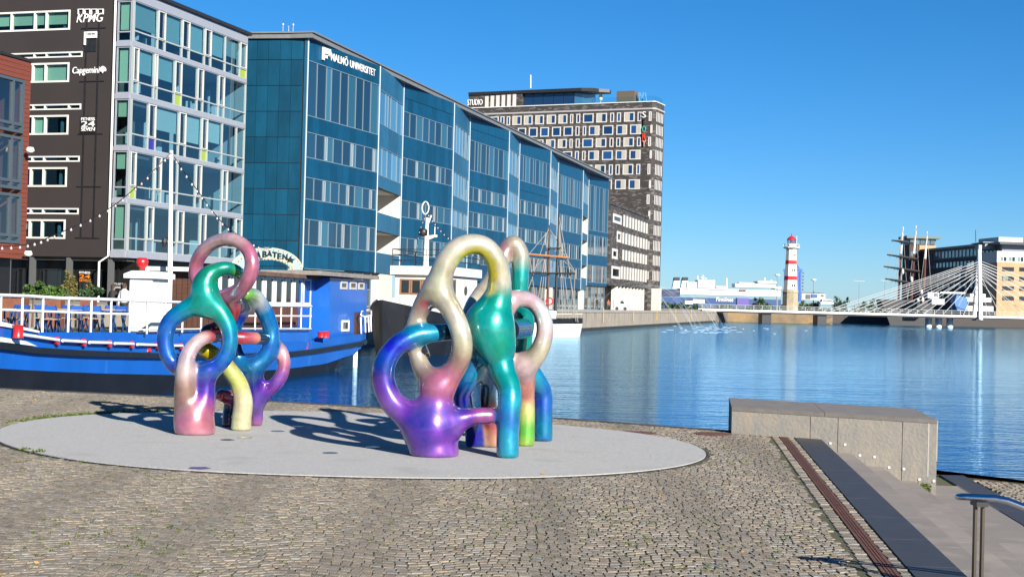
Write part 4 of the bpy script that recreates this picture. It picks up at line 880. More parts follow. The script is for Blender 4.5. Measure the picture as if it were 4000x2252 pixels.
# end wall facing the camera
e0 = VP[0]; EF = Face(e0, (e0[0]-.985*26, e0[1]+.17*26)); npn = 25
for r_ in range(11):
    zt = ZU-1.9*0 - (0 if r_ == 0 else (1.85+(r_-1)*2.26)); zb = ZU-(1.85+r_*2.26)
    for k in range(9):
        a = .45+k*1.05; q = MB(); EF.box(q, a+.015, a+1.035, max(zb, 1.3)+.03, zt-.03, -.055, 0); pan.append((2.4/124**2, q, tealp))
EF.box(core, 0.02, 26, QL, ZU, -.6, -.06)
core.build('wall', mat('uni_backing', (0.004, 0.012, 0.018), .7), un)
q = MB(); EF.box(q, 0.05, .30, QL, ZU, -.05, .06); q.build('corner_trim', bluep2, un)
pieces('cladding_panel', pan, un, 'far_cladding', 295)
# straight eaves above the zigzag
ev = MB(); mtl = mat('eaves_metal', (0.21, 0.22, 0.225), .5, metal=.2, var=.1, vscale=2); a, c = Vector((*VP[0], 0)), Vector((*VP[11], 0)); d = c-a; n_ = Vector((d.y, -d.x, 0)).normalized()
ev.obox(a+n_*.55-d.normalized()*.4+Vector((0, 0, ZU+.002)), d*1.003, n_*-16, (0, 0, .42)); ev.obox(a+n_*.7-d.normalized()*.5+Vector((0, 0, ZU+.422)), d*1.004, n_*-16.4, (0, 0, .14)); ev.build('eaves', mtl, un)
ev = MB(); EF.box(ev, -.2, 26, ZU+.004, ZU+.42, -20, .25); EF.box(ev, -.3, 26, ZU+.424, ZU+.56, -20, .4); ev.build('eaves', mtl, un)
F0 = Face(VP[0], VP[1])
_, zt0 = F0.uv(900+945/2.417, 500/2.417); _, zb0 = F0.uv(900+945/2.417, 572/2.417)
for wd_, xa, xb, ex in (('MALMÖ', 945, 1105, 1.27), ('UNIVERSITET', 1125, 1362, 1.0)):
    sa, sb_ = F0.uv(900+xa/2.417, 560/2.417+(xa-945)*.32/2.417)[0], F0.uv(900+xb/2.417, 560/2.417+(xb-945)*.32/2.417)[0]
    text(wd_, F0, (sa, sb_, zb0, zb0+(zt0-zb0)*ex), sign_w, un, 'sign_lettering', .05, .03, bold=.004, spacing=1.05)
q = MB(); l0, l1 = F0.uv(900+860/2.417, 445/2.417); l2, l3 = F0.uv(900+930/2.417, 590/2.417); w_ = l2-l0
F0.box(q, l0, l2, l1-.5, l1, .06, .2); 
for k, zb in enumerate((.0, .1, .25)): F0.box(q, l0+w_*k*.36, l0+w_*k*.36+w_*.22, l3+zb*2.2, l1-.62 if k else l1-.5, .06, .2)
q.build('sign_logo', sign_w, un)
mast = MB(); m0 = P(1122, 140, 126); 
for dx in (-.4, .1, .5): mast.tube([m0+Vector((dx, 0, -1)), m0+Vector((dx, 0, .9))], .035, 6)
for dx in (-.4, .5): mast.lathe(m0+Vector((dx, 0, .85)), [(.03, 0), (.1, .05), (.1, .2), (.03, .26)], 8)
mast.build('roof_antenna', grey_metal, un)
# ---------------- dark brick hotel tower
hk = P(2550, 800, 302); c24, s24 = math.cos(R(24)), math.sin(R(24)); HK = (hk.x, hk.y)
HF = Face(HK, (HK[0]-c24*46, HK[1]+s24*46)); HS = Face(HK, (HK[0]+s24*12, HK[1]+c24*12))
ht = empty('hotel_tower', (HK[0], HK[1], QL), 'dark mottled brick hotel tower with white framed windows', 'building')
def brick_mat():
    m = mat('mottled_brick', (0.028, 0.025, 0.025), .8, c2=(0.05, 0.045, 0.042), vscale=.6, bump=.4, bscale=2.5)
    nt = m.node_tree; L = nt.links; b_ = nt.nodes['Principled BSDF']; old = b_.inputs['Base Color'].links[0].from_socket
    tc = nd(nt, 'ShaderNodeTexCoord'); mp = nd(nt, 'ShaderNodeMapping'); mp.inputs['Scale'].default_value = (1.1, 1.1, 3.4); L.new(tc.outputs['Object'], mp.inputs[0])
    v = nd(nt, 'ShaderNodeTexVoronoi'); v.inputs['Scale'].default_value = 1.0; L.new(mp.outputs[0], v.inputs['Vector'])
    sp = nd(nt, 'ShaderNodeSeparateColor'); L.new(v.outputs['Color'], sp.inputs[0]); mr = nd(nt, 'ShaderNodeMapRange'); mr.inputs[1].default_value = .60; mr.inputs[2].default_value = .95; L.new(sp.outputs[0], mr.inputs[0])
    mx = nd(nt, 'ShaderNodeMix', data_type='RGBA'); L.new(mr.outputs[0], mx.inputs[0]); L.new(old, mx.inputs[6]); mx.inputs[7].default_value = (0.10, 0.088, 0.084, 1); L.new(mx.outputs[2], b_.inputs['Base Color']); return m
hbrick = brick_mat(); hframe = mat('hotel_frame', (0.64, 0.62, 0.58), .6); hpan = mat('beige_panel', (0.46, 0.43, 0.37), .8, var=.1); hglass = mat('hotel_glass', (0.010, 0.05, 0.16), .05, spec=1.0, rnd=.5)
ZH = HF.uv(2520, 428)[1]
q = MB(); HL = HF.uv(1828, 430)[0]
pr = [HF.pt(.7, 0), HF.pt(HL, 0), HF.pt(HL, 0, -6.2), HF.pt(0, 0, -6.2), HF.pt(0, 0, -.7), HF.pt(.2, 0, -.2)]
q.prism([(p.x, p.y) for p in pr], QL, ZH); q.build('wall', hbrick, ht)
q = MB(); pr = [HF.pt(.5, 0, .15), HF.pt(HL, 0, .15), HF.pt(HL, 0, -6.35), HF.pt(-.15, 0, -6.35), HF.pt(-.15, 0, -.6), HF.pt(.05, 0, -.05)]
q.prism([(p.x, p.y) for p in pr], ZH+.002, ZH+.35); q.prism([(p.x, p.y) for p in pr], ZH+1.6, ZH+1.75, 1); pr2 = [HF.pt(.7, 0, -.02), HF.pt(HL, 0, -.02), HF.pt(HL, 0, -6.1), HF.pt(0, 0, -6.1), HF.pt(0, 0, -.7)]
q.prism([(p.x, p.y) for p in pr2], ZH+.35, ZH+1.6, 2); q.build('cornice', [mat('cornice_grey', (.4, .4, .4), .6), white_paint, hbrick], ht)
A_row = [(440, 530, 'w'), (550, 590, 'n'), (615, 650, 'n'), (675, 770, 'p'), (795, 885, 'p'), (915, 1005, 'p'), (1035, 1130, 'p'), (1158, 1250, 'p'), (1280, 1312, 'n'), (1345, 1385, 'n'), (1415, 1525, 'w'), (1555, 1665, 'p'), (1700, 1740, 'n'), (1770, 1812, 'n'), (1845, 1955, 'p'), (1987, 2028, 'n'), (2105, 2168, 'w')]
B_row = [(735, 820, 'w'), (850, 940, 'w'), (970, 1060, 'w'), (1093, 1185, 'w'), (1215, 1310, 'w'), (1340, 1380, 'n'), (1415, 1450, 'n'), (1480, 1590, 'q'), (1625, 1735, 'w'), (1768, 1880, 'q'), (1912, 2028, 'q'), (2135, 2165, 'n')]
ys = [(500, 600), (632, 735), (765, 863), (898, 1000), (1048, 1158), (1208, 1312), (1370, 1470)]
ys = [(a/2.686+250, c/2.686+250) for a, c in ys]+[(700+y/2.417, 700+(y+95)/2.417) for y in (290, 430, 575, 715, 860)]
def clip_x(row):   # leftmost visible column per row (the university hides the rest)
    return [430, 700, 890, 1190, 1400, 1690, 2050, 2050, 2050, 2050, 2050, 2050][row]
for r_, (y0, y1) in enumerate(ys):
    for x0, x1, ty in (A_row if r_ % 2 == 0 else B_row):
        if x1 < clip_x(r_) or x0 > 2200: continue
        px0, px1 = 1750+x0/2.686, 1750+x1/2.686; sh_ = (r_*-3.6)/1.0*0
        lean = (y0-480)*-.026; px0 += lean; px1 += lean
        s0 = HF.uv(px1, (y0+y1)/2)[0]; s1 = HF.uv(px0, (y0+y1)/2)[0]; z1 = HF.uv(2530, y0)[1]; z0 = HF.uv(2530, y1)[1]
        if s0 < .3: s0 = .75
        w_ = s1-s0; fw = .22 if ty != 'n' else .2
        w = MB(); HF.box(w, s0, s1, z0, z0+fw, -.1, .12); HF.box(w, s0, s1, z1-fw, z1, -.1, .12); HF.box(w, s0, s0+fw, z0+fw, z1-fw, -.1, .12); HF.box(w, s1-fw, s1, z0+fw, z1-fw, -.1, .12); wo = w.build('window', hframe, ht)
        a, c = s0+fw, s1-fw
        if ty == 'p': m_ = a+(c-a)*.45; q = MB(); HF.box(q, m_, c, z0+fw, z1-fw, 0.005, .10); q.build('side_panel', hpan, wo); c = m_
        if ty == 'q': m_ = a+(c-a)*.45; q = MB(); HF.box(q, a, m_, z0+fw, z1-fw, 0.005, .10); q.build('side_panel', hpan, wo); a = m_
        q = MB(); HF.box(q, a, c, z0+fw, z1-fw, .004, .02); q.build('pane', hglass, wo)
    z1 = HF.uv(2530, y0)[1]; z0 = HF.uv(2530, y1)[1]
    for k in range(5): q = MB(); HS.box(q, .9+k*1.02, .9+k*1.02+.3, z0, z1, .021, .1); q.build('window_fin', hframe, ht)
    q = MB(); HS.box(q, .8, 5.7, z0, z1, .001, .02); q.build('pane', dark_glass, ht)
# vertical lettering
for k, (ch, m) in enumerate((('S', sign_w), ('T', mat('sign_dark', (.05, .04, .04), .5)), ('O', mat('sign_teal', (.03, .45, .42), .5)), ('R', mat('sign_red', (.7, .05, .03), .5)), ('Y', mat('sign_coral', (.85, .32, .22), .5)))):
    y0 = 250+(500+k*75)/2.686; text(ch, HF, HF.rect(1750+2046/2.686, y0, 1750+2081/2.686, y0+66/2.686), m, ht, 'sign_letter', .2, .25, bold=.004)
# penthouse
PZ = HF.uv(1828, 363)[1]; pb = MB(); e1 = HF.uv(2037, 400)[0]; e2 = HF.uv(2236, 400)[0]
HF.box(pb, e1, HL, ZH+1.76, PZ, -5.8, -.2); pb.build('penthouse_wall', hbrick, ht)
text('STUDIO', HF, HF.rect(1750+205/2.686, 250+375/2.686, 1750+360/2.686, 250+430/2.686), sign_w, ht, 'sign_letter', .2, -.15, bold=.004)
for k in range(6):
    x = 1750+(387+k*58)/2.686; q = MB(); rc = HF.rect(x, 250+(338-k*4)/2.686, x+12, 250+(480-k*4)/2.686); HF.box(q, *rc, -.195, -.1); q.build('slot_window', hframe, ht)
window(HF, e2, e1-.02, ZH+1.78, PZ-.6, ht, dark_metal, mat('pent_glass', (.008, .03, .09), .05, spec=1.), (.2, .4, .6, .8), fw=.12, o0=-1.2, o1=-1.0, po=-1.1)
q = MB(); rp = []
e3 = HF.uv(2358, 400)[0]
for t in range(9):
    a_ = math.pi/2*t/8; rp.append(HF.pt(e3+4-4*math.sin(a_)*0+(-0), 0, 0))
rp = [HF.pt(HL, 0, 0), HF.pt(e2-2, 0, 0), HF.pt(e2-4.5, 0, -.8), HF.pt(e3+2, 0, -2.2), HF.pt(e3, 0, -3.6), HF.pt(e3+.5, 0, -5.8), HF.pt(HL, 0, -5.8)]
q.prism([(p.x, p.y) for p in rp], PZ-.6, PZ+.1); q.build('penthouse_roof', dark_metal, ht)
q = MB(); gp = [HF.pt(e2, 0, -1.2), HF.pt(e2-1.5, 0, -2), HF.pt(e3+3.5, 0, -3.8), HF.pt(e3+4, 0, -5.6)]
for i in range(3): q.add([gp[i]+Vector((0, 0, ZH+1.78)), gp[i+1]+Vector((0, 0, ZH+1.78)), gp[i+1]+Vector((0, 0, PZ-.6)), gp[i]+Vector((0, 0, PZ-.6))], [(0, 1, 2, 3)])
q.build('curved_glazing', mat('pent_glass2', (.02, .09, .18), .05, spec=1.), ht)
rail = MB(); rz = ZH+1.75
for a, c in ((HF.pt(e3+3, 0, -.4), HF.pt(.3, 0, -.4)), (HF.pt(.3, 0, -.4), HF.pt(.3, 0, -5.8))):
    rail.add([a+Vector((0, 0, rz)), c+Vector((0, 0, rz)), c+Vector((0, 0, rz+1.2)), a+Vector((0, 0, rz+1.2))], [(0, 1, 2, 3)])
rail.build('glass_railing', glass('rail_glass', (.75, .92, .92)), ht)
hut = MB(); h0 = HF.uv(2400, 400)[0]; h1 = HF.uv(2470, 400)[0]; HF.box(hut, h1, h0, rz, rz+2.6, -4, -1.2); hut.build('roof_hut', mat('hut_brown', (.12, .09, .06), .8), ht)
vm = MB(); 
for px0, px1 in ((2495, 2499), (2499, 2513), (2513, 2507), (2520, 2527)): vm.bar(P(px0, 362, 305.5), P(px1, 402, 305.5), .25)
vm.build('roof_letter', mat('blue_beam', (.02, .2, .45), .5), ht)
an = MB(); an.tube([P(2073, 345, 318), P(2073, 293, 318)], .12, 6); an.build('roof_mast', white_paint, ht)
pa = P(2346, 402, 312); q = MB(); q.lathe(pa-Vector((0, 0, 0)), [(.05, 0), (.05, .5), (.35, .6), (.45, 1.0), (.2, 2.2), (.03, 2.6)], 10); tag(q.build('parasol', mat('yellow_canvas', (.75, .62, .28), .8), origin=pa), 'folded pale yellow parasol on the hotel roof terrace', 'parasol')
# low wing
w0 = P(2381, 1000, 262); w1 = P(2517, 1000, 298); WF = Face((w0.x, w0.y), (w1.x, w1.y)); wg = empty('hotel_wing', (w0.x, w0.y, QL), 'low dark brick wing with white fins and colonnade below the tower', 'building')
ZW = WF.uv(2384, 797)[1]; ZC = WF.uv(2384, 1113)[1]; LW = WF.len
q = MB(); WF.box(q, 0, LW+5, ZC, ZW, -16, 0); q.build('wall', hbrick, wg); q = MB(); WF.box(q, -.1, LW+5.1, ZW+.002, ZW+.5, -16, .15); q.build('parapet', hbrick, wg)
for x0, y0, x1, y1 in ((955, 320, 1028, 432), (990, 487, 1025, 600), (945, 650, 990, 757), (940, 815, 1015, 945)):
    rc = WF.rect(2000+x0/2.417, 700+y0/2.417, 2000+x1/2.417, 700+y1/2.417); window(WF, *rc, wg, hframe, dark_glass, (), fw=.5, o0=-.1, o1=.15, po=.02)
for (xa, xb, y0, y1, nf) in ((1050, 1240, 335, 445, 9), (1040, 1232, 500, 607, 9), (1040, 1225, 663, 762, 9), (1027, 1240, 820, 942, 10)):
    a = WF.uv(2000+xa/2.417, 700+(y0+y1)/4.834*1)[0]; c = LW+4.5; z1 = WF.uv(2000+xa/2.417, 700+y0/2.417)[1]; z0 = WF.uv(2000+xa/2.417, 700+y1/2.417)[1]
    q = MB(); WF.box(q, a, c, z0, z1, .002, .03); q.build('pane', dark_glass, wg)
    for k in range(nf): s = a+(c-a)*k/nf; q = MB(); WF.box(q, s, s+(c-a)/nf*.3, z0, z1, .032, .2); q.build('window_fin', hframe, wg)
for k in range(9): s = 9+k*(LW+5-9)/9; q = MB(); WF.box(q, s, s+.9, QL, ZC-.002, -1.3, -.2); q.build('column', mat('column_cream', (.66, .62, .56), .8), wg)
for k in range(5): q = MB(); HS.box(q, .4+k*1.15, .9+k*1.15, QL, HF.uv(2540, 1125)[1], .01, .6); q.build('column', mat('column_cream', (.66, .62, .56), .8), wg)
q = MB(); WF.box(q, 0, LW+5, QL, ZC-.003, -6, -5.6); q.build('recess_wall', mat('recess_dark', (.02, .02, .022), .4), wg)
window(WF, .3, 6.5, QL, ZC-2.2, wg, white_frame, dark_glass, (.5,), fw=.3, o0=-3, o1=-2.6, po=-2.8, name='door')
q = MB(); WF.box(q, .5, 7, ZW+.51, ZW+4.5, -9, -1.5); q.build('roof_plant_room', mat('plant_rust', (.08, .05, .03), .9, c2=(.03, .025, .02), vscale=.7), wg)
text('STAY', WF, (1, 7, ZW+2.9, ZW+4.3), sign_w, wg, 'sign_letter', .1, -1.45, bold=.05) if False else None
# ================================================================== blue barge, tug, schooner
def shift(F, o): 
    a = F.p0+F.n*o; return Face((a.x, a.y), (a.x+F.u.x*F.len, a.y+F.u.y*F.len))
a_ = P(0, 1300, 37); c_ = P(1455, 1300, 71); BF = Face((a_.x, a_.y), (c_.x, c_.y))
barge = empty('restaurant_barge', (a_.x, a_.y, WATER), 'long blue restaurant barge with white rail and blue wheelhouse', 'boat')
blue_hull = mat('blue_hull', (0.006, 0.115, 0.52), .38, var=.16, vscale=.5, stretch=(1, 1, .35), coat=.3, wear=((0.06, 0.22, 0.58), 0.9, 0.62), bump=.06, bscale=1.2); black_hull = mat('black_hull', (0.008, 0.008, 0.009), .5, var=.5, vscale=.8)
def pl_(x, tab): return float(np.interp(x, [t[0] for t in tab], [t[1] for t in tab]))
T_g = [(-600, 1235), (0, 1272), (60, 1282), (140, 1297), (524, 1297), (556, 1331), (1238, 1334), (1262, 1338), (1290, 1318), (1500, 1292)]
T_b = [(-600, 1300), (0, 1337), (136, 1355), (300, 1366), (619, 1378), (900, 1381), (1128, 1374), (1249, 1360), (1500, 1318)]
T_k = [(-600, 1400), (0, 1437), (182, 1448), (400, 1457), (678, 1464), (900, 1458), (1137, 1439), (1280, 1421), (1388, 1384), (1440, 1345), (1500, 1322)]
xs_ = sorted(set([-600, -400, -250, -120, 0, 60, 140, 230, 320, 420, 524, 556, 619, 700, 800, 900, 1000, 1080, 1137, 1200, 1238, 1262, 1290, 1340, 1388, 1420, 1440, 1456, 1470, 1482, 1492]))
BW = 5.6; st_ = []
for x in xs_:
    s, zg = BF.uv(x, pl_(x, T_g)); zb = BF.uv(x, pl_(x, T_b))[1]; zk = BF.uv(x, pl_(x, T_k))[1]
    rem = BF.uv(1494, 1300)[0]-s; rd = BW/2*(1-math.sqrt(max(0, 1-((3.6-rem)/3.6)**2))) if rem < 3.6 else 0
    zkeel = -2.4 if x < 1300 else min(zb-.05, -2.4+(x-1300)/140*2.0)
    zkeel = min(zkeel, zk-.02); bowin = max(0, (-x-120)/480)*1.6
    st_.append((s, zg, zb, zk, zkeel, rd+bowin))
hull = MB(); n6 = 6
for s, zg, zb, zk, zl, rd in st_:
    hull.v += [tuple(BF.pt(s, zg, -rd)), tuple(BF.pt(s, zk, -.12-rd)), tuple(BF.pt(s, zl, -.55-rd)), tuple(BF.pt(s, zl, -BW+.55+rd)), tuple(BF.pt(s, zk, -BW+.12+rd)), tuple(BF.pt(s, zg, -BW+rd))]
for i in range(len(st_)-1):
    for j, mi in ((0, 0), (1, 1), (2, 1), (3, 1), (4, 0)): hull.f.append((i*6+j, i*6+j+1, i*6+j+7, i*6+j+6)); hull.m.append(mi)
hull.f.append(tuple(range(6))); hull.m.append(0); e6 = (len(st_)-1)*6; hull.f.append(tuple(e6+k for k in range(6))[::-1]); hull.m.append(0)
hull.build('hull', [blue_hull, black_hull], barge)
belt = MB()
for (s, zg, zb, zk, zl, rd), (s2, zg2, zb2, zk2, zl2, rd2) in zip(st_[:-1], st_[1:]):
    h = .17; p = [BF.pt(s, zb-h, -.08-rd), BF.pt(s2, zb2-h, -.08-rd2), BF.pt(s2, zb2, -.08-rd2), BF.pt(s, zb, -.08-rd)]; q = [BF.pt(s, zb-h, .07-rd), BF.pt(s2, zb2-h, .07-rd2), BF.pt(s2, zb2, .07-rd2), BF.pt(s, zb, .07-rd)]
    belt.add(p+q, [(4, 5, 6, 7), (3, 7, 6, 2), (0, 1, 5, 4)])
belt.build('rubbing_strake', black_hull, barge)
DZ = BF.uv(400, 1297)[1]-.1
deck = MB(); sA, sB = BF.uv(-600, 1297)[0], BF.uv(540, 1297)[0]; sC = BF.uv(1245, 1300)[0]
BF.box(deck, sA, sB, DZ-.1, DZ, -BW+.3, -.06); BF.box(deck, sB, sC, DZ-1.0, DZ, -BW+.4, -.35); deck.build('deck', mat('green_deck', (0.09, 0.10, 0.06), .9, var=.3), barge)
q = MB(); BF.box(q, sB, sC, DZ-1.0, DZ+.04, -.349, -.30); q.build('coaming', blue_hull, barge)
q = MB(); BF.box(q, sC, BF.uv(1455, 1300)[0], BF.uv(1300, 1335)[1]-.3, BF.uv(1300, 1335)[1]-.2, -BW+1, -.5); q.build('aft_deck', dark_metal, barge)
q = MB(); a = BF.uv(-400, 1250)[0]; pts = [(-400, 1222), (0, 1256), (145, 1291)]; pts2 = [(145, 1299), (60, 1283), (0, 1273), (-400, 1245)]
q.extr([BF.pt(*BF.uv(*p), .01) for p in pts+pts2], BF.n*.06); q.build('white_trim', white_paint, barge)
q = MB(); q.extr([BF.pt(*BF.uv(*p), .01) for p in ((-300, 1300), (0, 1316), (95, 1332), (138, 1351), (0, 1334), (-300, 1312))], BF.n*.05); q.build('white_trim', white_paint, barge)
# guard rail
RL = [(-300, 1137), (0, 1153), (110, 1156), (240, 1164), (520, 1172), (691, 1180), (900, 1187), (1065, 1194), (1226, 1196)]; RM = [(-300, 1190), (0, 1209), (450, 1225), (691, 1230), (900, 1233), (1065, 1233), (1226, 1234)]
for tab, r_ in ((RL, .055), (RM, .035)): MB().tube([BF.pt(*BF.uv(*p), -.12) for p in tab], r_, 6).build('rail', white_paint, barge, smooth=60)
MB().tube([BF.pt(*BF.uv(x, y+ (pl_(x, [(0, 88), (700, 70), (1226, 88)]))), -.12) for x, y in ((556, 1214), (900, 1206), (1226, 1196))], .03, 6).build('rail', white_paint, barge, smooth=60)
for x in (-200, -80, 20, 104, 184, 284, 372, 449, 522, 590, 658, 727, 800, 872, 945, 1010, 1070, 1110, 1150, 1188, 1224):
    s, z1 = BF.uv(x, pl_(x, RL)); z0 = DZ+.0; q = MB(); q.tube([BF.pt(s, z0, -.12), BF.pt(s, z1, -.12)], .04 if x < 1000 else .03, 6); q.build('rail_post', white_paint, barge, smooth=60)
# boat hooks with red discs
dsc = [(216, 1330), (321, 1337), (421, 1341), (509, 1345), (610, 1350), (701, 1352)]; prev = (62, 1304)
for x, y in dsc:
    q = MB(); p = BF.pt(*BF.uv(*prev), .10); e = BF.pt(*BF.uv(x, y-3), .10); q.tube([p, e], .045, 8); q.build('boom', white_paint, barge, smooth=50)
    s, z = BF.uv(x, y); q = MB(); c = BF.pt(s, z, .03); q.tube([c-BF.n*.02, c+BF.n*.06, c+BF.n*.065], [.115, .115, .09], 16); q.build('red_disc', red_paint, barge)
    prev = (x+16, y-1)
q = MB(); s, z = BF.uv(40, 1318); c = BF.pt(s, z, .22); q.lathe(c, [(.15, 0), (.13, .03), (.13, .31), (.15, .34)], 16); q.build('bollard', red_paint, barge, smooth=40)
for x, y, r_, h in ((1296, 1318, .17, .26), (1312, 1318, .17, .28), (1203, 1364, .10, .30), (585, 1372, .14, .22)):
    s, z = BF.uv(x, y); q = MB(); q.lathe(BF.pt(s, z, -.1 if y > 1330 else -.5), [(r_, 0), (r_*.9, h*.5), (r_*1.1, h)], 14); q.build('bollard', red_paint, barge, smooth=40)
# white companionway with red cowl
B2 = shift(BF, -1.3)
c0 = B2.uv(592, 1180)[0]; zt, zb = B2.uv(592, 1058)[1], B2.uv(592, 1087)[1]
def endface(F, s, o): p = F.pt(s, 0, o); return Face((p.x-F.n.x*6, p.y-F.n.y*6), (p.x, p.y))       # wall facing the bow
q = MB(); B2.box(q, c0, c0+1.3, DZ, zb+.05, -.82, 0); q.build('companionway', white_paint, barge)
q = MB(); q.extr([B2.pt(c0-.12, zb, .18), B2.pt(c0-.12, zb, -1.0), B2.pt(c0-.12, zb+.14, -1.0), B2.pt(c0-.12, zt, -.7), B2.pt(c0-.12, zt, -.1), B2.pt(c0-.12, zb+.18, .18)], B2.u*1.6); q.build('companionway_roof', white_paint, barge)
CE = endface(B2, c0, 0); q = MB(); CE.box(q, 5.28, 5.90, DZ+.1, zb-.15, .004, .03); q.build('door', mat('door_cream', (.70, .69, .66), .5), barge)
cw = B2.pt(c0+.25, zt, -.5); q = MB(); q.lathe(cw, [(.09, -.05), (.09, .1), (.19, .18), (.22, .34), (.15, .46)], 14); q.build('cowl_vent', red_paint, barge, smooth=True)
# cabin
zt = B2.uv(1000, 1062)[1]; sL, sR = B2.uv(840, 1180)[0], B2.uv(1229, 1180)[0]; CD = 2.45
q = MB(); B2.box(q, sL, sR, DZ, zt-.15, -CD, -.03); q.build('cabin_wall', wood_brown, barge)
q = MB(); B2.box(q, sL-.5, sL+.9, zt-.12, zt+.04, -CD-.2, .3); q.build('cabin_roof', white_paint, barge)
q = MB(); B2.box(q, sL+.902, sR+.1, zt-.14, zt+.03, -CD-.2, .35); q.build('cabin_roof', mat('weathered_roof', (.16, .09, .06), .9, c2=(.06, .04, .035), vscale=1), barge)
zw0, zw1 = B2.uv(1100, 1194)[1], B2.uv(1100, 1076)[1]; s0 = B2.uv(852, 1130)[0]; s1 = B2.uv(1213, 1130)[0]; nw = 9
for k in range(nw):
    a = s0+(s1-s0)*k/nw+.06; c = s0+(s1-s0)*(k+1)/nw-.06; window(B2, a, c, zw0, zw1, barge, white_paint, dark_glass, (), fw=.16, o0=-.02, o1=.06, po=.02)
CF = endface(B2, sL, -.03)
for k in range(11): q = MB(); a = 6-CD+.03+k*CD/11; CF.box(q, a, a+CD/11-.02, DZ+.05, zt-.3, .003, .03); q.build('plank', wood_brown, barge)
redw = mat('red_wood', (.12, .04, .02), .6, var=.3)
for k in range(6): q = MB(); a = s0+(s1-s0)*k/6; B2.box(q, a, a+(s1-s0)/6-.05, DZ+.05, zw0-.12, -.02, .015); q.build('plank', redw, barge)
# blue wheelhouse
B3 = shift(BF, -.55); zt = B3.uv(1350, 1088)[1]; zb = B3.uv(1350, 1335)[1]-.2
q = MB(); h0, h1, h2 = B3.uv(1286, 1200)[0], B3.uv(1432, 1200)[0], B3.uv(1228, 1200)[0]
B3.box(q, h0, h1, zb, zt, -3.6, 0); B3.box(q, h2, h0-.002, DZ-.6, zt+.05, -3.2, -.7); q.build('wheelhouse', blue_hull, barge)
q = MB(); B3.box(q, h2-.2, B3.uv(1456, 1075)[0], zt+.06, zt+.25, -3.9, .35); q.build('wheelhouse_roof', mat('roof_grey', (.24, .22, .20), .8, var=.2), barge)
for x0, y0, x1, y1 in ((1330, 1097, 1354, 1130), (1366, 1098, 1390, 1131), (1400, 1100, 1420, 1131), (1335, 1250, 1361, 1292)):
    rc = B3.rect(x0, y0, x1, y1); window(B3, *rc, barge, white_paint if y0 > 1200 else mat('alu_small', (.5, .52, .52), .4), dark_glass, (), fw=.1, o0=-.02, o1=.05, po=.02)
B4 = shift(BF, -1.25); rc = B4.rect(1256, 1090, 1278, 1171); window(B4, *rc, barge, white_paint, dark_glass, (), fw=.12, o0=-.02, o1=.05, po=.02)
rc = B3.rect(1384, 1220, 1399, 1308); q = MB(); B3.box(q, *rc, .003, .05); q.build('door', wood_brown, barge)
MB().tube([P(1410, 1228, 69.5), P(1412, 1215, 71), P(1440, 1210, 72.5), P(1450, 1214, 71.5), P(1450, 1232, 70)], .04, 6).build('stern_rail', white_paint, barge)
for x, y0, y1 in ((1411, 1230, 1302), (1428, 1234, 1298), (1441, 1232, 1296), (1450, 1228, 1294)): MB().tube([P(x-2, y0, 69.8), P(x, y1, 69.8)], .035, 6).build('rail_post', white_paint, barge)
MB().tube([P(1410, 1232, 69.7), P(1430, 1236, 69.8), P(1450, 1230, 70)], .03, 6).build('stern_rail', white_paint, barge)
# arch sign
def arc_px(t, rx, ry): return (1046+rx*math.cos(t), 1054-ry*math.sin(t))
B5 = shift(BF, -2.4); N_ = 26; outer = [B5.pt(*B5.uv(*arc_px(math.pi*i/N_, 137, 88)), 0) for i in range(N_+1)]; inner = [B5.pt(*B5.uv(*arc_px(math.pi*i/N_, 88, 40)), 0) for i in range(N_+1)]
mint = mat('mint_board', (.50, .70, .66), .6); q = MB()
for i in range(N_):
    q.add([outer[i], outer[i+1], inner[i+1], inner[i]]+[p-B5.n*.12 for p in (outer[i], outer[i+1], inner[i+1], inner[i])], [(0, 1, 2, 3), (7, 6, 5, 4), (0, 4, 5, 1), (3, 2, 6, 7)])
arch_ = q.build('arch_sign', mint, barge)
for ch, x, y, w_ in (('A', 1006, 993, 17), ('B', 1031, 991, 15), ('Å', 1050, 988, 18), ('T', 1070, 993, 17), ('E', 1089, 998, 14), ('N', 1110, 1002, 17)):
    text(ch, B5, B5.rect(x-w_/2, y-14 if ch == 'Å' else y-11, x+w_/2, y+13), dark_metal, arch_, 'letter', .04, .02)
sc_ = B5.pt(*B5.uv(1131, 1014), .02); u_ = B5.u; q = MB(); q.extr([sc_+u_*(.33*(1 if k % 2 == 0 else .4)*math.sin(k*math.pi/5))*2.0+Vector((0, 0, .16*(1 if k % 2 == 0 else .4)*math.cos(k*math.pi/5))) for k in range(10)], B5.n*.04); q.build('star', dark_metal, arch_)
bulb_o = mat('amber_bulb', (.85, .45, .2), .3); bm_ = None
for i in range(1, 20):
    for rx, ry in ((130, 82), (95, 46)):
        c = B5.pt(*B5.uv(*arc_px(math.pi*i/20, rx, ry)), .03)
        if bm_ is None: bo = MB().lathe((0, 0, 0), [(.01, -.05), (.05, -.02), (.05, .02), (.01, .05)], 8).build('bulb', bulb_o, arch_); bm_ = bo.data; bm_.transform(Matrix.Translation(ROOT[barge]))
        else: bo = bpy.data.objects.new('bulb', bm_); col.objects.link(bo); bo.parent = arch_
        bo.location = c-ROOT[barge]
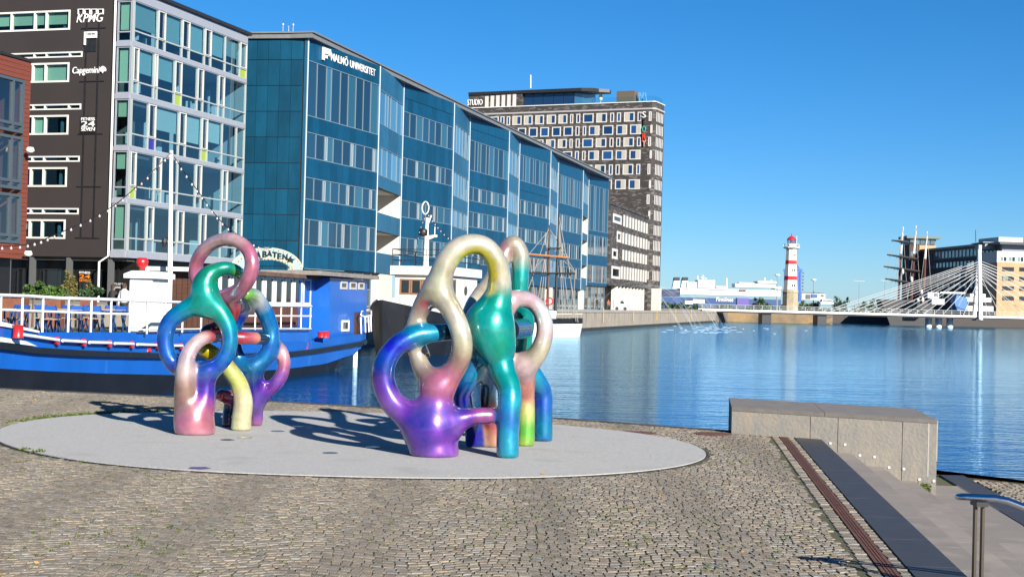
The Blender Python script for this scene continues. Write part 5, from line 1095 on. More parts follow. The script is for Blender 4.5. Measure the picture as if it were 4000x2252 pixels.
# mast and string of bulbs
mb_ = P(664, 1072, 53.5); mt_ = P(669, 588, 53.5); q = MB(); q.tube([Vector((mb_.x, mb_.y, DZ)), mb_, mt_], [.10, .10, .07], 10); q.build('mast', white_paint, barge, smooth=50)
q = MB(); c = P(650, 930, 53.5); q.tube([P(668, 922, 53.5), c, P(648, 945, 53.5)], .05, 6); q.lathe(P(642, 945, 53.5), [(.05, -.2), (.12, 0), (.05, .15)], 8); q.build('mast_lamp', dark_metal, barge)
bulb_w = mat('frosted_bulb', (.55, .46, .46), .3); cord_m = black_paint; bmesh_ = None
def strings(name, pts, label, nb, sag=.0):
    global bmesh_
    P3 = [P(*p) for p in pts]; cr = crom([tuple(p) for p in P3], 12); rt = empty(name, P3[0], label, 'string lights', 'strings of light bulbs')
    MB().tube([Vector(p) for p in cr], .018, 5).build('cord', cord_m, rt)
    for k in range(nb):
        t = (k+.5)/nb*(len(cr)-1); i = int(t); p = Vector(cr[i]).lerp(Vector(cr[min(i+1, len(cr)-1)]), t-i)-Vector((0, 0, .07))
        if bmesh_ is None: o = MB().lathe((0, 0, 0), [(.012, .07), (.022, .04), (.042, 0), (.034, -.035), (.008, -.05)], 8).build('bulb', bulb_w, rt, smooth=True); bmesh_ = o.data; 
        else: o = bpy.data.objects.new('bulb', bmesh_); col.objects.link(o); o.parent = rt
        if o.data.users == 1:
            for v in o.data.vertices: v.co += Vector(ROOT[rt])
        o.location = p-ROOT[rt]
strings('string_lights', [(-60, 962, 44), (100, 955, 45.5), (240, 906, 47.5), (425, 815, 50.5), (560, 705, 52.5), (667, 597, 53.4)], 'string of bulbs rising from the left edge to the barge mast', 26)
strings('string_lights', [(669, 597, 53.4), (770, 742, 55.5), (880, 880, 57.5), (1010, 962, 60), (1060, 968, 61.5)], 'string of bulbs from the barge mast down to the arch sign', 22)
# deck furniture: folding chairs, tables, planters
chair_blue = mat('chair_blue', (.02, .10, .42), .5); chair_leg = mat('chair_leg', (.03, .10, .30), .4, metal=.4); tablem = mat('table_wood', (.42, .33, .24), .7, var=.2)
def make_chair():
    r = empty('deck_chair', (0, 0, 0)); q = MB(); q.box(-.2, .2, -.2, .2, .44, .47); q.build('seat', tablem, r)
    q = MB(); q.box(-.2, .2, .19, .22, .66, .86); q.build('backrest', chair_blue, r)
    for sx in (-1, 1):
        q = MB(); q.bar((sx*.21, .24, 0), (sx*.19, -.16, .46), .035); q.build('leg', chair_leg, r); q = MB(); q.bar((sx*.21, -.24, 0), (sx*.19, .22, .86), .035); q.build('leg', chair_leg, r)
    return r
def make_table():
    r = empty('deck_table', (0, 0, 0)); q = MB(); q.box(-.42, .42, -.42, .42, .72, .75); q.build('table_top', tablem, r)
    for sx in (-1, 1):
        for sy in (-1, 1): q = MB(); q.bar((sx*.36, sy*.36, 0), (sx*.36, sy*.36, .72), .04); q.build('leg', chair_leg, r)
    return r
ch0, tb0 = make_chair(), make_table(); rc_ = random.Random(4); nt_ = 0
ordn = ['leftmost', 'second from left', 'third from left', 'fourth from left', 'fifth from left', 'sixth from left', 'seventh from left', 'rightmost']
for k in range(8):
    s = BF.uv(5, 1250)[0]+k*1.5; o = -1.5-(k % 2)*1.1; t = tb0 if k == 0 else dup(tb0); p = BF.pt(s, DZ, o); t.location = p; t.rotation_euler = (0, 0, rc_.uniform(-.2, .2)-.18); tag(t, f'small wooden deck table behind the barge rail, {ordn[k]}', 'table', 'tables on the barge deck')
    for j, (dx, dy, rz) in enumerate(((-.62, 0, math.pi/2), (.62, 0, -math.pi/2))):
        c = ch0 if (k == 0 and j == 0) else dup(ch0); c.location = p+BF.u*dx*1.05+BF.n*rc_.uniform(-.1, .1); c.rotation_euler = (0, 0, math.atan2(BF.u.y, BF.u.x)+rz+rc_.uniform(-.2, .2))
        tag(c, f'blue folding chair at the {("left", "right")[j]} of the {ordn[k]} deck table', 'chair', 'blue chairs on the barge deck')
leafm = mat('shrub_leaf', (.07, .15, .02), .6, rnd=.2, var=.5, vscale=3); leafo = mat('conifer_leaf', (.16, .14, .03), .7, var=.5, vscale=4); leafd = mat('dark_leaf', (.035, .085, .025), .6, var=.5, vscale=3)
for k, (x0, x1, lab) in enumerate(((0, 104, 'brown planter box at the left edge of the barge deck'), (186, 246, 'brown planter box below the bright green shrubs'), (320, 372, 'brown planter box below the dark green shrub'))):
    p = P((x0+x1)/2, 1178, 49.0+k*1.6); w_ = (x1-x0)/5556*50; q = MB(); q.box(p.x-w_/2, p.x+w_/2, p.y-.25, p.y+.25, DZ, p.z+.12); tag(q.build('planter', mat('planter_wood', (.20, .065, .03), .7, var=.25), origin=(p.x, p.y, DZ)), lab, 'planter', 'planters on the barge')
def shrub(px, py, d, rad, m, lab, n=900, size=.09, name='shrub'):
    p = P(px, py, d); r = empty(name, (p.x, p.y, DZ), lab, 'shrub', 'shrubs on the barge'); leaves(p, rad, n, size, None, rc_, 9).build('foliage', m, r)
    q = MB(); q.tube([Vector((p.x, p.y, DZ)), p], [.04, .02], 6); q.build('stem', wood_brown, r)
shrub(130, 1143, 50.5, (.6, .35, .28), leafm, 'bright green shrub, left one of the pair above the rail'); shrub(205, 1142, 51, (.65, .35, .28), leafm, 'bright green shrub, right one of the pair above the rail')
shrub(272, 1122, 51.5, (.28, .28, .55), leafo, 'tall brownish conifer between the green shrubs', 900, .08); shrub(355, 1150, 52, (.65, .35, .28), leafd, 'dark green low shrub right of the tall conifer')
shrub(350, 1112, 53, (.1, .1, .25), leafo, 'thin young conifer behind the dark green shrub', 160, .08)
# people
skin = (.50, .32, .24)
person_m = mat('clothed_figure', (1, 1, 1), .8, tint=True)
def person(loc, h, top, legs, hair, lab, yaw=0.0, stride=.12, group=None):
    k = h/1.75; cy, sy = math.cos(yaw), math.sin(yaw); L3 = Vector(loc)
    def w(x, y, z, r, c): return (L3.x+(x*cy-y*sy)*k, L3.y+(x*sy+y*cy)*k, L3.z+z*k, r*k, *c)
    shoe = (.03, .03, .03); pp = []
    for sx in (-1, 1): pp.append(np.array([w(sx*.09, -stride*sx-.10, .05, .045, shoe), w(sx*.09, -stride*sx, .07, .05, shoe), w(sx*.09, -stride*sx, .12, .05, legs), w(sx*.10, -stride*sx*.4, .50, .062, legs), w(sx*.09, 0, .92, .09, legs)]))
    pp.append(np.array([w(0, 0, .93, .15, legs), w(0, 0, 1.05, .145, top), w(0, 0, 1.25, .16, top), w(0, 0, 1.40, .15, top), w(0, 0, 1.47, .08, top), w(0, 0, 1.53, .055, skin)]))
    for sx in (-1, 1): pp.append(np.array([w(sx*.17, 0, 1.42, .06, top), w(sx*.23, stride*sx*.5, 1.15, .05, top), w(sx*.22, stride*sx*.9-.06, .92, .04, top), w(sx*.21, stride*sx-.10, .82, .042, skin)]))
    pp.append(np.array([w(0, -.01, 1.56, .06, skin), w(0, -.02, 1.62, .085, skin), w(0, 0, 1.68, .09, hair)])); pp.append(np.array([w(0, .04, 1.62, .08, hair), w(0, .02, 1.70, .085, hair)]))
    return tag(swept_obj('person', pp, person_m, origin=loc, h=.028*k, k=.05), lab, 'person', group)
p = P(440, 1200, 56); person((p.x, p.y, DZ), 1.62, (.015, .015, .018), (.01, .01, .012), (.03, .02, .015), 'person in dark clothes standing beside the white companionway', 2.6)
p = P(484, 1200, 55); person((p.x, p.y, DZ), 1.66, (.72, .72, .70), (.012, .012, .014), (.05, .03, .02), 'person in a white shirt with dark straps beside the companionway', 2.8)
# ---------------- tug
bow = P(1484, 1300, 84); td = Vector((.25, .968, 0)).normalized(); tn = Vector((td.y, -td.x, 0))   # tn to the right
tug = empty('tug_boat', (bow.x, bow.y, WATER), 'old tug boat with black hull and white wheelhouse behind the barge', 'boat')
def TP(a, o, z): q = bow+td*a+tn*o; q.z = z; return q
secs = [(0, .12, 1.75, 1.55), (1.5, 1.0, 1.5, .9), (3.5, 1.9, 1.2, .6), (6, 2.5, .9, .35), (9, 2.7, .65, .2), (13, 2.7, .5, .15), (17, 2.3, .6, .2), (20, 1.2, .8, .3)]
q = MB()
for a, hb, zs_, zw in secs:
    q.v += [tuple(TP(a, hb, zs_)), tuple(TP(a, hb*.98, zw)), tuple(TP(a+.4, hb*.8, WATER-.6)), tuple(TP(a+.4, -hb*.8, WATER-.6)), tuple(TP(a, -hb*.98, zw)), tuple(TP(a, -hb, zs_))]
for i in range(len(secs)-1):
    for j, mi in ((0, 1 if i < 2 else 0), (1, 0), (2, 0), (3, 0), (4, 0), (5, 0)): q.f.append((i*6+j, i*6+(j+1) % 6, i*6+6+(j+1) % 6, i*6+6+j)); q.m.append(mi)
q.f.append(tuple(range(6))); q.m.append(0); q.f.append(tuple(42+k for k in range(6))[::-1]); q.m.append(0)
q.build('hull', [black_hull, black_hull], tug)
q = MB(); q.tube([TP(a, hb+.02, zs_+.05) for a, hb, zs_, zw in secs], .07, 6); q.tube([TP(a, -hb-.02, zs_+.05) for a, hb, zs_, zw in secs], .07, 6); q.build('gunwale', white_paint, tug)
cream = mat('cream_paint', (.76, .72, .66), .5, var=.05)
def TB(mb, a0, a1, o0, o1, z0, z1): mb.obox(TP(a0, o0, z0), td*(a1-a0), tn*(o1-o0), (0, 0, z1-z0))
q = MB(); TB(q, 7.5, 14.5, -1.75, 1.75, .3, 3.4); q.build('wheelhouse', cream, tug)
q = MB(); TB(q, 7.2, 14.8, -2.0, 2.0, 3.42, 3.98); q.build('wheelhouse_roof', cream, tug)
q = MB(); TB(q, 2.6, 7.4, -1.5, 1.5, .2, 1.9); q.build('fore_cabin', cream, tug)
t0_ = TP(7.5, -1.75, 0); t1_ = TP(7.5, 1.75, 0); TF = Face((t0_.x, t0_.y), (t1_.x, t1_.y)); teak = mat('teak_frame', (.30, .14, .06), .6, var=.2)
for k in range(4): window(TF, .35+k*.74, .35+k*.74+.70, 2.15, 3.15, tug, teak, dark_glass, (), fw=.09, o0=-.02, o1=.05, po=.02)
text('TIN', TF, (1.55, 2.4, 1.42, 1.75), dark_metal, tug, 'name_lettering', .01, .005)
t0_ = TP(7.5, 1.75, 0); t1_ = TP(14.5, 1.75, 0); TS = Face((t0_.x, t0_.y), (t1_.x, t1_.y))
window(TS, .5, 1.9, 1.9, 3.2, tug, teak, dark_glass, (.5,), fw=.09, o0=-.02, o1=.05, po=.02)
q = MB(); c = TS.pt(4.2, 2.5, .01); q.tube([c, c+TS.n*.05], .3, 18); q.build('porthole', dark_glass, tug)
rl_ = MB()
for z in (4.35, 4.7, 5.05):
    rl_.tube([TP(14.6, 1.9, z), TP(7.3, 1.9, z), TP(7.3, -1.9, z), TP(14.6, -1.9, z)], .03, 5)
rl_.build('roof_rail', black_paint, tug)
for a, o in [(7.3, -1.9+k*.76) for k in range(6)]+[(9, 1.9), (11, 1.9), (13, 1.9), (14.6, 1.9), (9, -1.9), (12, -1.9)]: q = MB(); q.tube([TP(a, o, 3.98), TP(a, o, 5.05)], .03, 5); q.build('rail_post', black_paint, tug)
m0 = P(1663, 1040, 95); m1 = P(1668, 850, 95); q = MB(); q.tube([Vector((m0.x, m0.y, 3.9)), m0, m1], [.24, .2, .1], 10); q.build('mast', white_paint, tug, smooth=50)
q = MB(); e = P(1665, 925, 95); q.tube([P(1645, 925, 95), e, P(1708, 921, 95)], .09, 6); q.tube([P(1668, 935, 95), P(1700, 922, 95)], .06, 5); q.tube([P(1670, 880, 95), P(1685, 840, 95)], .05, 5); q.tube([P(1698, 920, 95), P(1699, 885, 95)], .03, 5); q.build('mast_arm', white_paint, tug)
q = MB(); c = P(1653, 908, 94.5); q.lathe(c, [(.05, -.25), (.28, -.2), (.30, .2), (.1, .28)], 12); q.build('search_lamp', dark_metal, tug, smooth=True)
q = MB(); c = P(1662, 812, 95); q.tube([c+Vector((.22*math.sin(t), 0, .42*math.cos(t))) for t in [k*math.pi/8 for k in range(16)]], .04, 6, closed=True); q.build('ring_antenna', white_paint, tug)
strings('string_lights', [(1672, 835, 95), (1705, 880, 96), (1760, 935, 97), (1860, 1000, 99), (1960, 1040, 101)], 'string of bulbs sloping from the tug mast to the right', 16)
strings('string_lights', [(1660, 845, 95), (1645, 880, 94), (1632, 930, 92), (1625, 1000, 90)], 'string of bulbs hanging left of the tug mast', 7)
q = MB(); pl0 = P(1386, 1440, 70); q.lathe((pl0.x, pl0.y, WATER-1), [(.12, 0), (.12, 1.9)], 8); tag(q.build('mooring_pile', white_paint, origin=(pl0.x, pl0.y, WATER-1)), 'pale mooring pile standing under the barge stern', 'pile')
# ---------------- schooner
s0_ = P(1900, 1300, 143); s1_ = P(2262, 1300, 152); sd_ = (s1_-s0_); sd_.z = 0; SL = sd_.length; sd_.normalize(); sn_ = Vector((sd_.y, -sd_.x, 0))
sch = empty('schooner', (s0_.x, s0_.y, WATER), 'two masted schooner with white hull moored at the far quay', 'boat')
def SP_(a, o, z): q = s0_+sd_*a+sn_*o; q.z = z; return q
q = MB(); ss_ = [(0, .1, 1.2), (1.5, 1.0, .9), (3.5, 1.7, .55), (6, 1.9, .35), (8, 1.7, .3), (SL-.8, 1.1, .35), (SL, .5, .4)]
for a, hb, z in ss_: q.v += [tuple(SP_(a, hb, z)), tuple(SP_(a, hb, z-.55)), tuple(SP_(a*.96+.2, hb*.7, WATER-.4)), tuple(SP_(a*.96+.2, -hb*.7, WATER-.4)), tuple(SP_(a, -hb, z-.55)), tuple(SP_(a, -hb, z))]
for i in range(len(ss_)-1):
    for j, mi in ((0, 1), (1, 0), (2, 0), (3, 0), (4, 1), (5, 2)): q.f.append((i*6+j, i*6+(j+1) % 6, i*6+6+(j+1) % 6, i*6+6+j)); q.m.append(mi)
q.f.append((0, 1, 2, 3, 4, 5)); q.m.append(1); e = (len(ss_)-1)*6; q.f.append((e+5, e+4, e+3, e+2, e+1, e)); q.m.append(1)
q.build('hull', [white_paint, black_hull, wood_brown], sch)
q = MB(); q.obox(SP_(7, -.8, .3), sd_*2.0, sn_*1.6, (0, 0, .8)); q.build('deck_house', white_paint, sch)
q = MB(); q.tube([SP_(a, hb, z+.5) for a, hb, z in ss_], .03, 5); q.build('rail', white_paint, sch)
def mastp(name, xb, yb, xt, yt, r0, r1, m, d=149): MB().tube([P(xb, yb, d), P((xb+xt)/2, (yb+yt)/2, d), P(xt, yt, d)], [r0, (r0+r1)/2, r1], 8).build(name, m, sch)
spar = mat('varnished_spar', (.45, .18, .05), .5); mastp('mast', 2137, 1250, 2147, 878, .17, .07, wood_brown); mastp('mast', 2168, 1250, 2183, 832, .18, .08, dark_metal)
for x0, y0, x1, y1, r_, m in ((2064, 992, 2220, 1006, .11, spar), (2065, 1066, 2246, 1067, .10, dark_metal), (2130, 970, 2192, 968, .07, dark_metal)): MB().tube([P(x0, y0, 148.6), P(x1, y1, 148.8)], r_, 6).build('spar', m, sch)
rig = mat('rigging', (.40, .37, .32), .8)
for x0, y0, x1, y1 in ((2147, 885, 2090, 1240), (2147, 890, 2105, 1240), (2147, 895, 2120, 1240), (2183, 870, 2225, 1250), (2183, 880, 2210, 1250), (2183, 890, 2198, 1250), (2147, 895, 2068, 990), (2147, 895, 2218, 1003), (2183, 840, 2258, 1258), (2147, 880, 2040, 1200), (2150, 960, 2246, 1066), (2180, 960, 2250, 1066), (2068, 995, 2100, 1240), (2218, 1006, 2250, 1255), (2246, 1067, 2238, 1240), (2130, 1000, 2070, 1066)):
    MB().tube([P(x0, y0, 149), P(x1, y1, 149.3)], .035, 4).build('stay', rig, sch)
q = MB(); c = P(2146, 1176, 147); q.tube([c+Vector((.35*math.sin(t), 0, .35*math.cos(t))) for t in [k*math.pi/8 for k in range(16)]], .08, 6, closed=True); q.build('life_ring', red_paint, sch)
# ================================================================== far shore, bridge, lighthouse, ferry
FZ = 1.5
land_m = mat('far_ground', (.20, .18, .15), .9, var=.2, vscale=.05)
pg = [(quay_x(376)+.2, 376.5), (60, 394), (89, 394), (89, 440), (420, 440), (420, 1400), (-500, 1400), (-500, 376.5)]
b = MB(); b.prism(pg, -3, FZ); fl_o = b.build('far_land', [land_m]); tag(fl_o, kind='structure')
q = MB(); q.obox((57, 393.7, -3), (31.7, 0, 0), (0, .25, 0), (0, 0, 4.3)); q.build('pier_wall', mat('pier_ochre', (.34, .23, .11), .9, c2=(.12, .10, .08), vscale=.2), fl_o)
q = MB(); q.obox((89.05, 440, -3), (331, 0, 0), (0, -.3, 0), (0, 0, 4.1)); q.build('pier_wall', mat('pier_dark', (.07, .06, .055), .9, var=.3), fl_o)
cable_m = mat('cable_sheath', (.58, .60, .62), .5)
# ---- cable-stayed bridge
bd = 380.0; br = empty('footbridge', (50, bd, WATER), 'white cable stayed swing bridge across the harbour mouth', 'bridge')
def X_(px, d): return P(px, 1200, d).x
x0, x1 = X_(2735, bd), X_(4000, bd)+16
q = MB(); q.box(x0, x1, bd-4, bd-3.6, 1.28, 1.86); q.build('edge_beam', white_paint, br); q = MB(); q.box(x0, x1, bd+3.6, bd+4, 1.28, 1.86); q.build('edge_beam', white_paint, br)
q = MB(); q.box(x0, x1, bd-3.59, bd+3.59, .9, 1.6); q.build('deck', mat('bridge_under', (.05, .05, .055), .8), br)
railm = mat('bridge_rail', (.36, .38, .38), .5, metal=.3)
for yy in (bd-3.8, bd+3.8):
    for z in (2.95, 2.4): q = MB(); q.box(x0, x1, yy-.05, yy+.05, z-.05, z+.05); q.build('hand_rail', railm, br)
n_ = 46
for k in range(n_): x = x0+(x1-x0)*k/(n_-1); q = MB(); q.box(x-.06, x+.06, bd-3.86, bd-3.74, 1.865, 2.9); q.build('rail_post', railm, br)
pxl = X_(3812, bd); ztop = P(3824, 955, bd).z
q = MB(); q.tube([Vector((pxl-.2, bd-4.6, .6)), Vector((pxl-.2, bd-4.4, 1.5)), Vector((pxl+.05, bd-1.6, ztop-1.5))], [.62, .62, .52], 12); q.build('pylon_leg', white_paint, br, smooth=50)
q = MB(); q.tube([Vector((pxl+1.0, bd+4.6, .6)), Vector((pxl+1.0, bd+4.4, 1.5)), Vector((pxl+1.25, bd+1.6, ztop))], [.62, .62, .52], 12); q.build('pylon_leg', white_paint, br, smooth=50)
anch = [3223, 3299, 3369, 3445, 3518, 3587, 3663, 3743]
for k, ax in enumerate(anch):
    zt = P(3815, 1022+k*9, bd).z; xa = X_(ax, bd)
    for yy, s_ in ((bd-4.2, -1), (bd+4.2, 1)):
        q = MB(); q.tube([Vector((xa, yy, 1.7)), Vector((pxl, bd+s_*2.4, zt))], .075, 5); q.build('stay_cable', cable_m, br)
        q = MB(); q.tube([Vector((2*pxl-xa+.6, yy, 1.7)), Vector((pxl+.6, bd+s_*2.4, zt))], .065, 5); q.build('stay_cable', cable_m, br)
for px in (3628, 3667, 3711): x = X_(px, bd+1); q = MB(); q.lathe((x, bd+1, -3), [(.9, 0), (.9, 2.6), (.9, 3.9)], 12); q.build('pier_column', white_paint, br, smooth=40)
for px in (2988, 3203): x = X_(px, bd); q = MB(); q.box(x-1.2, x+1.2, bd-3, bd+3, -3, .9); q.build('pier_block', black_paint, br)
# ---- lighthouse
lx = X_(3086, 402); lh = empty('lighthouse', (lx, 402, FZ), 'white lighthouse with two red bands and red lantern dome', 'lighthouse')
def zl(py): return P(3086, py, 402).z
wl2 = mat('lime_white_wall', (.80, .77, .70), .7, var=.05); rb = mat('band_red', (.42, .02, .03), .6); stn = mat('lighthouse_stone', (.40, .33, .22), .9, var=.25, vscale=.8)
def oct_(mb, prof): return mb.lathe((lx, 402, 0), [(r_*1.2, z_) for r_, z_ in prof], 8, rot=R(11))
z = [zl(1129), zl(1093), zl(1078), zl(1031), zl(1017), zl(973)]; rr = [1.72, 1.60, 1.55, 1.41, 1.37, 1.25]
for i, m in enumerate((wl2, rb, wl2, rb, wl2)): q = MB(); e = .012 if m is rb else 0; oct_(q, [(rr[i]+e, z[i]), (rr[i+1]+e, z[i+1]-.002)]); q.build('red_band' if m is rb else 'tower', m, lh)
q = MB(); oct_(q, [(1.95, FZ), (1.9, zl(1143)), (2.05, zl(1141)), (2.0, zl(1138)), (1.74, zl(1129))]); q.build('stone_base', stn, lh)
q = MB(); oct_(q, [(1.25, zl(973)), (1.9, zl(969)), (2.05, zl(967)), (2.05, zl(964))]); q.build('gallery', wl2, lh)
q = MB(); oct_(q, [(1.25, zl(964)), (1.25, zl(953)), (1.3, zl(953)), (1.3, zl(952))]); q.build('watch_room', wl2, lh)
q = MB(); 
for k in range(8):
    t = k*math.pi/4; q.tube([(lx+2.3*math.cos(t), 402+2.3*math.sin(t), zl(964)), (lx+2.3*math.cos(t), 402+2.3*math.sin(t), zl(953))], .05, 4)
q.tube([(lx+2.3*math.cos(k*math.pi/8), 402+2.3*math.sin(k*math.pi/8), zl(953.5)) for k in range(16)], .05, 4, closed=True); q.build('gallery_rail', white_paint, lh)
q = MB(); q.lathe((lx, 402, 0), [(1.15, zl(952)), (1.15, zl(937))], 10); q.build('lantern_glass', glass('lantern', (.8, .85, .88)), lh)
q = MB(); q.lathe((lx, 402, 0), [(.35, zl(952)), (.35, zl(940))], 8); q.build('lamp', mat('lamp_lens', (.45, .2, .2), .2), lh)
for k in range(8): t = k*math.pi/4; q = MB(); q.tube([(lx+1.18*math.cos(t), 402+1.18*math.sin(t), zl(952)), (lx+1.18*math.cos(t), 402+1.18*math.sin(t), zl(937))], .06, 4); q.build('lantern_post', rb, lh)
q = MB(); q.lathe((lx, 402, 0), [(1.36, zl(937)), (1.28, zl(934)), (1.02, zl(929)), (.6, zl(924)), (.16, zl(921)), (.13, zl(919)), (.22, zl(917)), (.12, zl(914)), (.05, zl(913)), (.04, zl(906))], 14); q.build('dome', mat('dome_red', (.50, .02, .035), .4), lh, smooth=40)
for py in (995, 1055, 1115):
    for dx in (.25, .85): q = MB(); rad = (1.35+(py-995)*.0035)*1.17; q.obox((lx+dx-.15, 402-rad*.98, zl(py+4)), (.24, 0, 0), (0, .2, 0), (0, 0, .62)); q.build('window', dark_glass, lh)
q = MB(); q.tube([(lx+1.25, 401, zl(955)), (lx+1.25, 401, zl(920))], .06, 5); q.build('antenna', white_paint, lh)
# ---- blue crane behind it
cr = empty('harbour_crane', (X_(3125, 430), 430, FZ), 'blue gantry crane standing right behind the lighthouse', 'crane'); cb = mat('crane_blue', (.012, .10, .42), .5)
for x, y0, y1, w_ in ((3127, 1055, 1178, .55), (3119, 1062, 1178, .4), (3067, 1050, 1178, .5)): p = P(x, y0, 430); g = P(x-3, y1, 430); q = MB(); q.bar(g, p, w_); q.build('leg', cb, cr)
q = MB(); q.bar(P(3062, 1055, 430), P(3133, 1055, 430), .8); q.build('beam', cb, cr); q = MB(); q.bar(P(3123, 1052, 430), P(3106, 1022, 430), .35); q.build('strut', cb, cr)
q = MB()
for k in range(6): c = P(3138-k*.5, 1065+k*13, 430); q.lathe(c, [(.1, -.3), (.32, 0), (.1, .3)], 6)
q.build('cable_reel', mat('reel_grey', (.2, .2, .22), .7), cr)
# ---- ferry
fd = 900.0; fy = empty('car_ferry', (X_(2600, fd), fd, WATER), 'large blue and white car ferry moored far behind the quay', 'ship')
FF = Face((X_(2560, fd), fd), (X_(3070, fd), fd)); fblue = mat('ferry_blue', (.004, .05, .20), .5); fwhite = mat('ferry_white', (.80, .80, .80), .5)
def fbox(name, xa, ya, xb, yb, m, o0=-18, o1=0.0): q = MB(); rc = FF.rect(xa, ya, xb, yb); FF.box(q, *rc, o0, o1); return q.build(name, m, fy)
fbox('hull', 2573, 1158, 3050, 1225, fblue); fbox('upper_hull', 2657, 1124, 3048, 1157.8, fwhite); fbox('stern_ramp', 2573, 1128, 2656, 1157.9, mat('ferry_navy', (.01, .02, .09), .6), -18, -1)
fbox('accommodation', 2728, 1092, 2793, 1123.8, fwhite, -16, -1); fbox('accommodation', 2686, 1100, 2727, 1123.8, fwhite, -15, -2); fbox('accommodation', 2874, 1106, 3030, 1123.8, fwhite, -16, -1); fbox('accommodation', 2890, 1102, 2950, 1105.8, fwhite, -14, -3); fbox('accommodation', 2800, 1117, 2840, 1123.8, fwhite, -14, -2); fbox('bridge_deck', 2960, 1097, 3034, 1105.8, fwhite, -16, .5); fbox('lower_bow', 3030, 1118, 3053, 1128, fwhite, -16, -1)
fbox('deck_cargo', 2765, 1129.5, 2865, 1134, mat('deck_dark', (.05, .06, .1), .7), 0.01, .3)
for x0, x1 in ((2629, 2657), (2662, 2690)):
    q = MB(); q.extr([FF.pt(*FF.uv(*p), -3) for p in ((x0, 1126), (x1, 1126), (x1, 1095), (x0+6, 1095))], FF.n*-6); f_ = q.build('funnel', fwhite, fy); q = MB(); q.extr([FF.pt(*FF.uv(*p), -2.8) for p in ((x0+5, 1094.8), (x1+.3, 1094.8), (x1+.3, 1082), (x0+8, 1082))], FF.n*-6.4); q.build('funnel_top', mat('funnel_navy', (.012, .014, .04), .6), fy)
text('Finnlines', FF, FF.rect(2797, 1160, 2864, 1178), fwhite, fy, 'name_lettering', .2, .1, bold=.01, shear=.15)
for k in range(14): fbox('window_row', 2884+k*10, 1113, 2889+k*10, 1116, mat('ferry_window', (.15, .17, .2), .3), -.95, -.8)
for k in range(10): fbox('window_row', 2735+k*5.5, 1104, 2738+k*5.5, 1107, mat('ferry_window', (.15, .17, .2), .3), -.95, -.8)
for k in range(14): fbox('opening', 2690+k*23, 1143, 2702+k*23, 1147, mat('ferry_opening', (.42, .42, .42), .6), .01, .15)
q = MB()
for x, y0, y1 in ((2752, 1096, 1073), (2731, 1097, 1077), (2845, 1128, 1085), (2995, 1101, 1083), (3020, 1101, 1092), (2975, 1101, 1095)): q.tube([FF.pt(*FF.uv(x, y0), -6), FF.pt(*FF.uv(x-1, y1), -6)], .45, 6)
q.bar(FF.pt(*FF.uv(2744, 1082), -6), FF.pt(*FF.uv(2766, 1086), -6), .5); q.build('mast', fwhite, fy)
fbox('lifeboat', 2890, 1130, 2915, 1135, mat('lifeboat_orange', (.55, .15, .05), .6), .31, 1.5); fbox('red_gear', 2668, 1126, 2690, 1128.5, red_paint, -3, .2)
# ---- smaller things along the far shore
def thing_box(name, d, boxes, lab, cat, group=None):
    p0 = P(boxes[0][0], boxes[0][3], d); r = empty(name, (p0.x, d, FZ), lab, cat, group)
    for xa, ya, xb, yb, th, m, nm in boxes:
        a, c = P(xa, ya, d), P(xb, yb, d); q = MB(); q.box(min(a.x, c.x), max(a.x, c.x), d, d+th, min(a.z, c.z), max(a.z, c.z)); q.build(nm, m, r)
    return r
gm = mat('terminal_grey', (.42, .43, .45), .7); gd = mat('terminal_dark', (.08, .10, .12), .4); sb = mat('sign_blue', (.03, .10, .34), .5)
thing_box('ferry_terminal', 470, [(3131, 1144, 3180, 1172, 8, gm, 'hall'), (3180, 1146, 3223, 1173, 8, fwhite, 'hall'), (3129, 1141, 3224, 1144, 9, dark_metal, 'roof'), (3148, 1150, 3165, 1166, -.2, gd, 'window'), (3170, 1148, 3193, 1161, -.3, sb, 'sign_board'), (3206, 1150, 3218, 1157, -.2, gd, 'window')], 'low grey and white terminal hall right of the lighthouse', 'building')
thing_box('box_truck', 395, [(2707, 1168, 2752, 1184, 2.4, fwhite, 'cargo_box'), (2676, 1174, 2706, 1187, 2.2, white_paint, 'cab')], 'white box truck parked behind the bridge rail', 'truck')
thing_box('container', 400, [(2880, 1163, 2925, 1192, 2.4, mat('violet_box', (.10, .07, .34), .5), 'box'), (2878, 1161, 2927, 1163, 2.6, mat('violet_rim', (.3, .25, .6), .5), 'rim')], 'violet blue container left of the round tree', 'container')
yb = thing_box('motor_yacht', 450, [(3206, 1179, 3262, 1188, 4, fwhite, 'hull'), (3212, 1168, 3252, 1178.8, 3, fwhite, 'cabin'), (3216, 1171, 3249, 1175, -.2, gd, 'window')], 'small white motor yacht beyond the bridge near lighthouse', 'boat')
for px, y0, y1, d, lab in ((3037, 1074, 1180, 520, 'tall light mast left of the lighthouse'), (3179, 1093, 1180, 560, 'tall light mast above the terminal hall')):
    a, c = P(px-2, y1, d), P(px, y0, d); r = empty('light_mast', (a.x, d, FZ), lab, 'lamp', 'harbour light masts'); q = MB(); q.tube([Vector((a.x, d, FZ)), c], [.3, .15], 6); q.build('pole', grey_metal, r); q = MB(); q.lathe(c, [(.8, -.3), (1.0, 0), (.9, .3)], 10); q.build('lamp_ring', white_paint, r)
for px, y0, d, lab in ((3357, 1098, 392, 'double armed street lamp beside the leftmost bridge cables'), (3457, 1096, 470, 'double armed street lamp behind the sailing ship yards')):
    a, c = P(px-2, 1190, d), P(px, y0, d); r = empty('street_lamp', (a.x, d, FZ), lab, 'lamp', 'double armed street lamps'); q = MB(); q.tube([Vector((a.x, d, FZ)), c], [.12, .07], 6); q.build('pole', grey_metal, r)
    for s_ in (-1, 1): q = MB(); q.bar(c, c+Vector((s_*1.5, 0, .15)), .12); q.build('arm', grey_metal, r)
